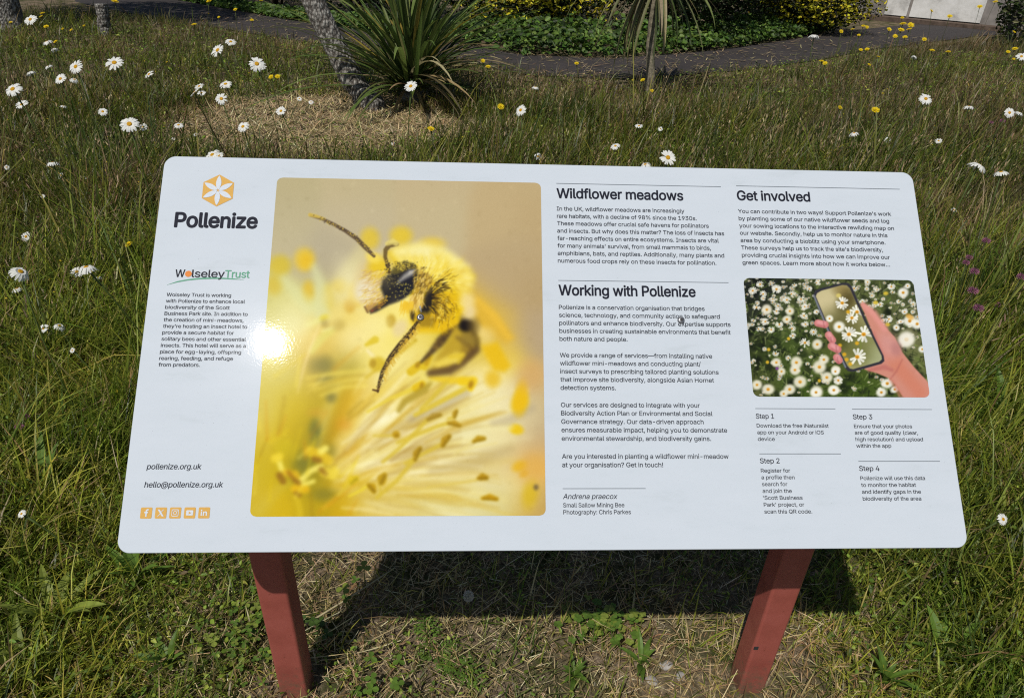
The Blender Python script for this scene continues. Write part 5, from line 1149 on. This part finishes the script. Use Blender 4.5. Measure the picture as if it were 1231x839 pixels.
YELLOW = Z1([(150, 48, 8), (145, 60, 7), (163, 95, 9), (196, 148, 8), (221, 103, 5), (251, 107, 6), (296, 92, 5), (296, 47, 4), (38, 80, 6), (405, 7, 12), (737, 5, 10), (684, 88, 9), (829, 35, 7), (887, 72, 7), (917, 2, 8), (771, 62, 5), (735, 49, 4), (955, 272, 9), (978, 271, 9), (588, 220, 4)]) \
    + Z1([(592, 377, 12), (346, 455, 12), (529, 216, 8), (547, 236, 9), (1092, 283, 8), (1125, 321, 7), (1058, 283, 4), (859, 225, 8)], 2.931, 400) \
    + Z1([(587, 112, 7), (627, 105, 7), (665, 93, 7), (678, 97, 6), (649, 125, 6), (756, 105, 8), (805, 86, 12), (832, 90, 11), (798, 107, 11), (826, 105, 9), (812, 132, 8), (777, 129, 8), (802, 64, 6), (880, 140, 8), (907, 179, 9), (964, 184, 9), (969, 59, 9), (905, 40, 7), (1075, 25, 13), (1130, 8, 9), (1199, 173, 9), (1196, 114, 6), (1175, 184, 7), (1195, 209, 5), (656, 177, 7), (678, 175, 8), (717, 201, 6), (518, 217, 9), (530, 224, 8), (685, 229, 6), (583, 380, 8), (707, 389, 14), (748, 315, 5), (733, 330, 5)], 2.931, 811) \
    + Z1([(406, 246, 13), (233, 397, 7)], 2.623, 0, 200)
CLOVER = Z1([(1155, 427, 10), (1115, 433, 7)], 2.931, 811) + Z1([(184, 285, 10), (187, 246, 9), (176, 218, 7), (211, 184, 8), (282, 257, 9), (195, 320, 10), (232, 312, 7), (170, 228, 7)], 1.678, 1060, 180) + Z1([(85, 790, 10), (62, 822, 14), (400, 150, 7)], 2.623, 0, 200)
ORD = ['first', 'second', 'third', 'fourth', 'fifth', 'sixth', 'seventh', 'eighth', 'ninth', 'tenth', 'eleventh', 'twelfth', 'thirteenth', 'fourteenth', 'fifteenth', 'sixteenth', 'seventeenth', 'eighteenth', 'nineteenth', 'twentieth', 'twenty-first', 'twenty-second', 'twenty-third', 'twenty-fourth', 'twenty-fifth', 'twenty-sixth']
def region(x, y):
    if y < 200 and x < 345:
        return 'in the left meadow, topmost band' if y < 90 else ('just above the sign\'s top left edge' if y > 127 else 'in the left meadow, middle band')
    if y >= 200 and x < 200: return 'left of the sign'
    if y >= 172 and x > 1000: return 'right of the sign'
    if y < 105:
        return 'by the path, top centre' if x < 870 else ('by the path, upper right' if x < 1060 else ('in front of the white panels' if x < 1150 else 'in the upper right corner'))
    return 'behind the sign\'s right half' if x > 760 else 'behind the sign\'s left half'
def labels(items, noun):
    """one label per flower: its look, then where it stands counted from the left"""
    out = [None]*len(items); reg = {}
    for i, q in enumerate(items): reg.setdefault(region(q[0], q[1]), []).append(i)
    for r, ids in reg.items():
        look = {}
        for i in ids:
            d = items[i][2]; s = items[i][3]
            size = 'large' if d > 15 else ('middling' if d > 9 else 'small')
            look.setdefault((size, 'side-on' if s else ''), []).append(i)
        for (size, sd), L in look.items():
            L.sort(key=lambda i: items[i][0])
            for k, i in enumerate(L):
                w = f'{size} {sd} {noun}'.replace('  ', ' ')
                out[i] = f'{w} {r}' if len(L) == 1 else (f'{w} {r}, {ORD[k] if k < len(ORD) else str(k+1)+"th"} of these from left')
    return out
def ground_pt(p, lean): return (p[0]+lean[0], p[1]+lean[1], float(ground_z(p[0]+lean[0], p[1]+lean[1]))-.01)
for i, ((px, py, dpx, sd), lab) in enumerate(zip(DAISIES, labels(DAISIES, 'white daisy'))):
    p, D = place_head(px, py, dpx*1.14, .052, .22, .80 if dpx > 14 else .62); D = min(max(D, .018), .078)
    lean = rng.normal(0, .05, 2)+(np.array([.13, 0]) if px < 345 else np.array([-.06, .0])); gp = ground_pt(p, lean); root = empty('oxeye_daisy', gp, lab, 'daisy', 'oxeye daisies in the meadow')
    hd = Vector(p)-Vector(gp); N = Vector((rng.normal(-.12, .22), -.62+rng.normal()*.25, .85)) if not sd else Vector((rng.normal(.1, .35), rng.uniform(-.1, .25), .9)); N.normalize()
    mb = MB(); mb.tube(stem_pts((0, 0, 0), hd-N*.004, rng.normal(0, .03, 2)), [.0024, .0022, .002, .0018, .0018, .002, .0034], 6, (.07, .10, .022)); mb.build('stem', MAT_STEM, root, True, True)
    pe, ey = daisy_head_meshes(100+i, D/2, bool(sd)); rot = N.to_track_quat('Z', 'Y')
    h = pe.build('petals', MAT_FLOWER, root, False, True, hd); h.rotation_euler = rot.to_euler()
    e = ey.build('disc', MAT_FLOWER, root, True, True, hd); e.rotation_euler = rot.to_euler()
def yellow_head(seed, Rr):
    r_ = np.random.default_rng(seed); mb = MB()
    for ringi, (n, q0, el) in enumerate(((15, 1., .12), (12, .72, .45), (8, .42, .9))):
        for k in range(n):
            a = 6.28319*(k+.5*ringi)/n+r_.normal()*.06; q = Rr*q0*r_.uniform(.88, 1.05); d = Vector((math.cos(a)*math.cos(el), math.sin(a)*math.cos(el), math.sin(el))); v = r_.uniform(.85, 1.05)
            mb.strip([d*Rr*.08, d*q*.6, d*q], [Rr*.05, Rr*.12, Rr*.10], (-math.sin(a), math.cos(a), 0), (.80*v, .60*v, .012), .08)
    return mb
for i, ((px, py, dpx, sd), lab) in enumerate(zip(YELLOW, labels(YELLOW, 'yellow wildflower'))):
    p, D = place_head(px, py, dpx*1.1, .036, .12, .62); D = min(max(D, .016), .075)
    lean = rng.normal(0, .05, 2); gp = ground_pt(p, lean); root = empty('yellow_hawkbit', gp, lab, 'wildflower', 'yellow hawkbits in the meadow')
    hd = Vector(p)-Vector(gp); N = Vector((rng.normal(-.1, .2), -.4+rng.normal()*.25, .9)).normalized()
    mb = MB(); mb.tube(stem_pts((0, 0, 0), hd, rng.normal(0, .03, 2)), [.002, .002, .0018, .0016, .0016, .002, .004], 6, (.06, .075, .02)); mb.build('stem', MAT_STEM, root, True, True)
    h = yellow_head(300+i, D/2).build('flower_head', MAT_FLOWER, root, False, True, hd); h.rotation_euler = N.to_track_quat('Z', 'Y').to_euler()
for i, ((px, py, dpx, sd), lab) in enumerate(zip(CLOVER, labels(CLOVER, 'pink clover flower'))):
    p, D = place_head(px, py, dpx*1.0, .026, .14, .42); D = min(max(D, .014), .032)
    lean = rng.normal(0, .04, 2); gp = ground_pt(p, lean); root = empty('pink_clover', gp, lab, 'wildflower', 'pink clovers in the meadow')
    hd = Vector(p)-Vector(gp); mb = MB(); mb.tube(stem_pts((0, 0, 0), hd, rng.normal(0, .02, 2)), [.0016]*7, 6, (.06, .075, .025)); mb.build('stem', MAT_STEM, root, True, True)
    mb = MB(); r_ = np.random.default_rng(500+i)
    for k in range(60):
        z = 1-1.6*(k+.5)/60; a = 2.39996*k; s = math.sqrt(max(0, 1-z*z)); d = Vector((s*math.cos(a), s*math.sin(a), z+.25)).normalized(); v = r_.uniform(.7, 1.15)
        mb.strip([d*D*.16, d*D*.38, d*D*.52], [D*.03, D*.055, D*.02], d.orthogonal(), (.30*v, .115*v, .19*v), .1)
    mb.build('flower_head', MAT_FLOWER, root, False, True, hd)

# ------------------------------------------------------------------ plants and bits on the worn ground by the posts
def frond(mb, base, az, L, col_, pairs=8, rise=.45, wid=.34):
    """feathery leaf, twice divided"""
    d = Vector((math.cos(az), math.sin(az), 0)); s = Vector((-math.sin(az), math.cos(az), 0)); P = [Vector(base)+d*(L*t)+Vector((0, 0, L*rise*(t-.75*t*t))) for t in np.linspace(0, 1, pairs+1)]
    mb.tube(P, [.0013]*pairs+[.0006], 5, tuple(.8*v for v in col_))
    for k in range(2, pairs+1):
        l = L*wid*math.sin(math.pi*(k/(pairs+1.2))**.75)
        for sg in (-1, 1):
            dd = (s*sg+d*.55).normalized(); e = P[k]+dd*l+Vector((0, 0, rng.normal()*.004)); v = rng.uniform(.8, 1.2); c = tuple(min(.8, q*v) for q in col_)
            mb.strip([P[k], P[k].lerp(e, .5)+Vector((0, 0, .003)), e], [.0010, .0018, .0006], d, c)
            for j in range(1, 4):
                t = j/3.4; q = P[k].lerp(e, t); ll = l*.34*(1-.5*t)
                for s2 in (-1, 1):
                    d3 = (dd+Vector((-dd.y, dd.x, 0))*s2*.9).normalized(); mb.strip([q, q+d3*ll*.55+Vector((0, 0, .002)), q+d3*ll], [.001, ll*.26, .0008], dd, c)
def trefoil(mb, base, h, r, col_, nleaf=3, lean=None):
    lean = lean if lean is not None else rng.normal(0, .25, 2)*h; top = Vector(base)+Vector((lean[0], lean[1], h)); mb.tube([base, Vector(base).lerp(top, .5)+Vector((0, 0, h*.1)), top], .0011, 5, tuple(.8*v for v in col_)); a0 = rng.uniform(0, 6.28)
    for k in range(nleaf):
        a = a0+6.28319*k/nleaf; d = Vector((math.cos(a), math.sin(a), rng.normal()*.15)); s = (-math.sin(a), math.cos(a), rng.normal()*.1); v = rng.uniform(.85, 1.15)
        mb.strip([top, top+d*r*.3, top+d*r*.65, top+d*r*.95, top+d*r*1.02], [r*.06, r*.34, r*.46, r*.28, r*.05], s, tuple(q*v for q in col_), .15)
def rosette(mb, base, n, L, W, el, col_):
    for k in range(n):
        az = 6.28319*k/n+rng.normal()*.3; e = math.radians(rng.uniform(*el)); l = L*rng.uniform(.7, 1.15); q = Vector(base); pts = [q]
        for i in range(7):
            a = e-.9*(i/7)**1.5; q = q+Vector((math.cos(az)*math.cos(a), math.sin(az)*math.cos(a), math.sin(a)))*l/7; pts.append(q)
        w = W*rng.uniform(.75, 1.2)/2; v = rng.uniform(.8, 1.2); mb.strip(pts, [w*.2, w*.45, w*.85, w, w*.95, w*.75, w*.45, w*.05], (-math.sin(az), math.cos(az), rng.normal()*.25), tuple(q*v for q in col_), .3)
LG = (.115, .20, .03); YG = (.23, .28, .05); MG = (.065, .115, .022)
def weed(name, label, cat, px, py, fn, part='leaves', z=0.):
    g = at(px, py, z); root = empty(name, (g[0], g[1], float(ground_z(g[0], g[1]))), label, cat); mb = MB(); fn(mb); mb.build(part, MAT_LEAF, root, False, True); return root
weed('yarrow_plant', 'bright green feathery-leaved weed on the worn ground left of centre below the sign', 'weed', 528, 790, lambda mb: [frond(mb, (rng.normal()*.006, rng.normal()*.006, .004), a, l, LG) for a, l in ((1.9, .10), (-.65, .12), (-1.35, .07), (2.7, .05), (.5, .06))])
weed('cinquefoil_clump', 'low leafy green clump at the edge of the sign\'s shadow, right of centre', 'weed', 728, 758, lambda mb: [trefoil(mb, (rng.normal()*.045, rng.normal()*.028, .002), rng.uniform(.02, .055), rng.uniform(.007, .013), LG if rng.random() < .5 else YG, 5 if rng.random() < .6 else 3) for _ in range(80)])
weed('clover_sprig', 'long-stalked bright clover leaf beside the left post, lower of the two', 'weed', 418, 738, lambda mb: [trefoil(mb, (0, 0, 0), .075, .017, YG, 3, (-.004, .01)), trefoil(mb, (.01, .01, 0), .04, .012, LG)])
weed('clover_sprig', 'long-stalked bright clover leaf beside the left post, upper of the two', 'weed', 440, 716, lambda mb: [trefoil(mb, (0, 0, 0), .09, .018, YG, 3, (.0, .01)), trefoil(mb, (-.015, .01, 0), .05, .012, LG)])
weed('creeping_clover', 'patch of small bright clover leaves left of the left post', 'weed', 306, 752, lambda mb: [trefoil(mb, (rng.normal()*.035, rng.normal()*.07, .002), rng.uniform(.015, .05), rng.uniform(.008, .014), LG if rng.random() < .6 else YG) for _ in range(60)])
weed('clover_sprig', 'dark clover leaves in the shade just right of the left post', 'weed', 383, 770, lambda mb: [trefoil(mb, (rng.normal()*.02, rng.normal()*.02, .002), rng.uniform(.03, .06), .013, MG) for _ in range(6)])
weed('clover_sprig', 'clover leaves at the bottom edge, right of the left post', 'weed', 455, 826, lambda mb: [trefoil(mb, (rng.normal()*.02, rng.normal()*.02, .002), rng.uniform(.02, .05), .014, LG) for _ in range(9)])
pl = [(30, 812, .13, .026, YG, 'yellowish narrow-leaved plantain at the bottom left corner'), (70, 752, .15, .026, YG, 'yellow-green plantain at the lower left, above the one in the corner'), (165, 700, .12, .022, LG, 'plantain in the grass under the sign\'s lower left corner'), (60, 610, .2, .028, LG, 'tall plantain left of the sign, near its lower left corner'),
      (1130, 790, .12, .02, LG, 'broad-leaved plantain at the bottom right, below the sign\'s corner'), (1195, 740, .13, .02, YG, 'yellow-green plantain right of the sign\'s lower right corner'), (1060, 822, .08, .014, LG, 'plantain at the bottom edge right of the right post'), (205, 800, .075, .016, LG, 'green plantain at the bottom left, towards the left post'), (690, 815, .06, .012, LG, 'tiny plantain rosette on the worn ground, bottom centre'), (770, 800, .07, .014, LG, 'small plantain on the worn ground left of the right post'), (45, 452, .2, .03, YG, 'pale plantain halfway up the left edge of the photo'), (1195, 515, .22, .03, LG, 'plantain halfway up the right edge of the photo')]
for px, py, L, W, c, lab in pl:
    weed('plantain', lab, 'weed', px, py, lambda mb: rosette(mb, (0, 0, .004), int(rng.integers(7, 11)), L, W, (25, 80), c)).__setitem__('group', 'plantains in the grass')
# dandelion clock in the shade of the sign
g = at(563, 742); sd = empty('dandelion_clock', (g[0], g[1], 0), 'pale dandelion seed head in the shadow under the sign', 'seed head')
h = Vector((0, 0, .075)); mb = MB(); mb.tube([(0, 0, 0), (.004, 0, .04), h], .0014, 6, (.10, .11, .045)); mb.build('stem', MAT_STEM, sd, True, True)
mb = MB()
for k in range(110):
    z = 1-2*(k+.5)/110; a = 2.39996*k; s = math.sqrt(1-z*z); d = Vector((s*math.cos(a), s*math.sin(a), z)); o_ = d.orthogonal(); mb.strip([d*.002, d*.010], [.00025, .0002], o_, (.5, .48, .42))
    for j in range(5): q = d*.010; e = (d+.8*(o_*math.cos(1.2566*j)+d.cross(o_)*math.sin(1.2566*j))).normalized(); mb.strip([q, q+e*.0042], [.00022, .00012], d, (.62, .6, .55))
mb.build('seed_ball', MAT_FLOWER, sd, False, True, h)
# pebbles
MAT_STONE = plain('pale_stone', (.30, .28, .26), .9, .3, 60, .35, .6, .004)
for k, (px, py, r, lab) in enumerate(((800, 800, .013, 'pale grey stone on the bare soil, nearest the right post of the three'), (818, 813, .010, 'small pale stone on the bare soil, right-hand of the three'), (783, 818, .011, 'whitish flat stone on the bare soil, left-hand of the three'))):
    lab = ('highest pale grey stone of the three on the bare soil', lab, lab)[k]
    bm = bmesh.new(); bmesh.ops.create_icosphere(bm, subdivisions=3, radius=r)
    for v in bm.verts: q = v.co.normalized(); v.co *= 1+.5*(float(fbm(q.x*1.6+k*5+q.z, q.y*1.6+q.z*.7, 1.3, k))-.5); v.co.z *= .55; v.co.x *= 1.25
    me = bpy.data.meshes.new('pebble'); bm.to_mesh(me); bm.free(); me.polygons.foreach_set('use_smooth', np.ones(len(me.polygons), bool)); g = at(px, py)
    o = link('pebble', me, MAT_STONE, None, (g[0], g[1], float(ground_z(g[0], g[1]))+r*.2)); o.rotation_euler.z = k*1.3; tag(o, lab, 'stone', 'stones on the worn ground')
# long dry stalks lying about
for pts, r, lab in ((((368, 750, .02), (420, 718, .03), (475, 682, .05)), .0024, 'long pale dry stalk leaning beside the left post towards the shadow'), (((398, 664, .03), (410, 674, .03), (420, 684, .02)), .0014, 'short thin dry stalk under the sign just right of the left post'),
                    (((453, 752, .015), (462, 768, .02), (472, 788, .01)), .0012, 'thin dry stalk on the lit ground near the yarrow'), (((720, 749, .012), (760, 744, .02), (882, 742, .02)), .0015, 'thin straw-coloured stalk along the shadow edge, left of the right post'),
                    (((10, 705, .06), (25, 716, .07), (40, 727, .05)), .0018, 'pale dry stalk in the grass at the lower left edge')):
    P = [Vector(at(*q)) for q in pts]; g0 = P[0].copy(); mb = MB(); mb.tube([q-g0 for q in P], [r, r*.9, r*.6], 6, (.42, .35, .21)); o = mb.build('dry_stalk', MAT_STEM, None, True, True, g0); tag(o, lab, 'stalk', 'dry stalks on the ground')
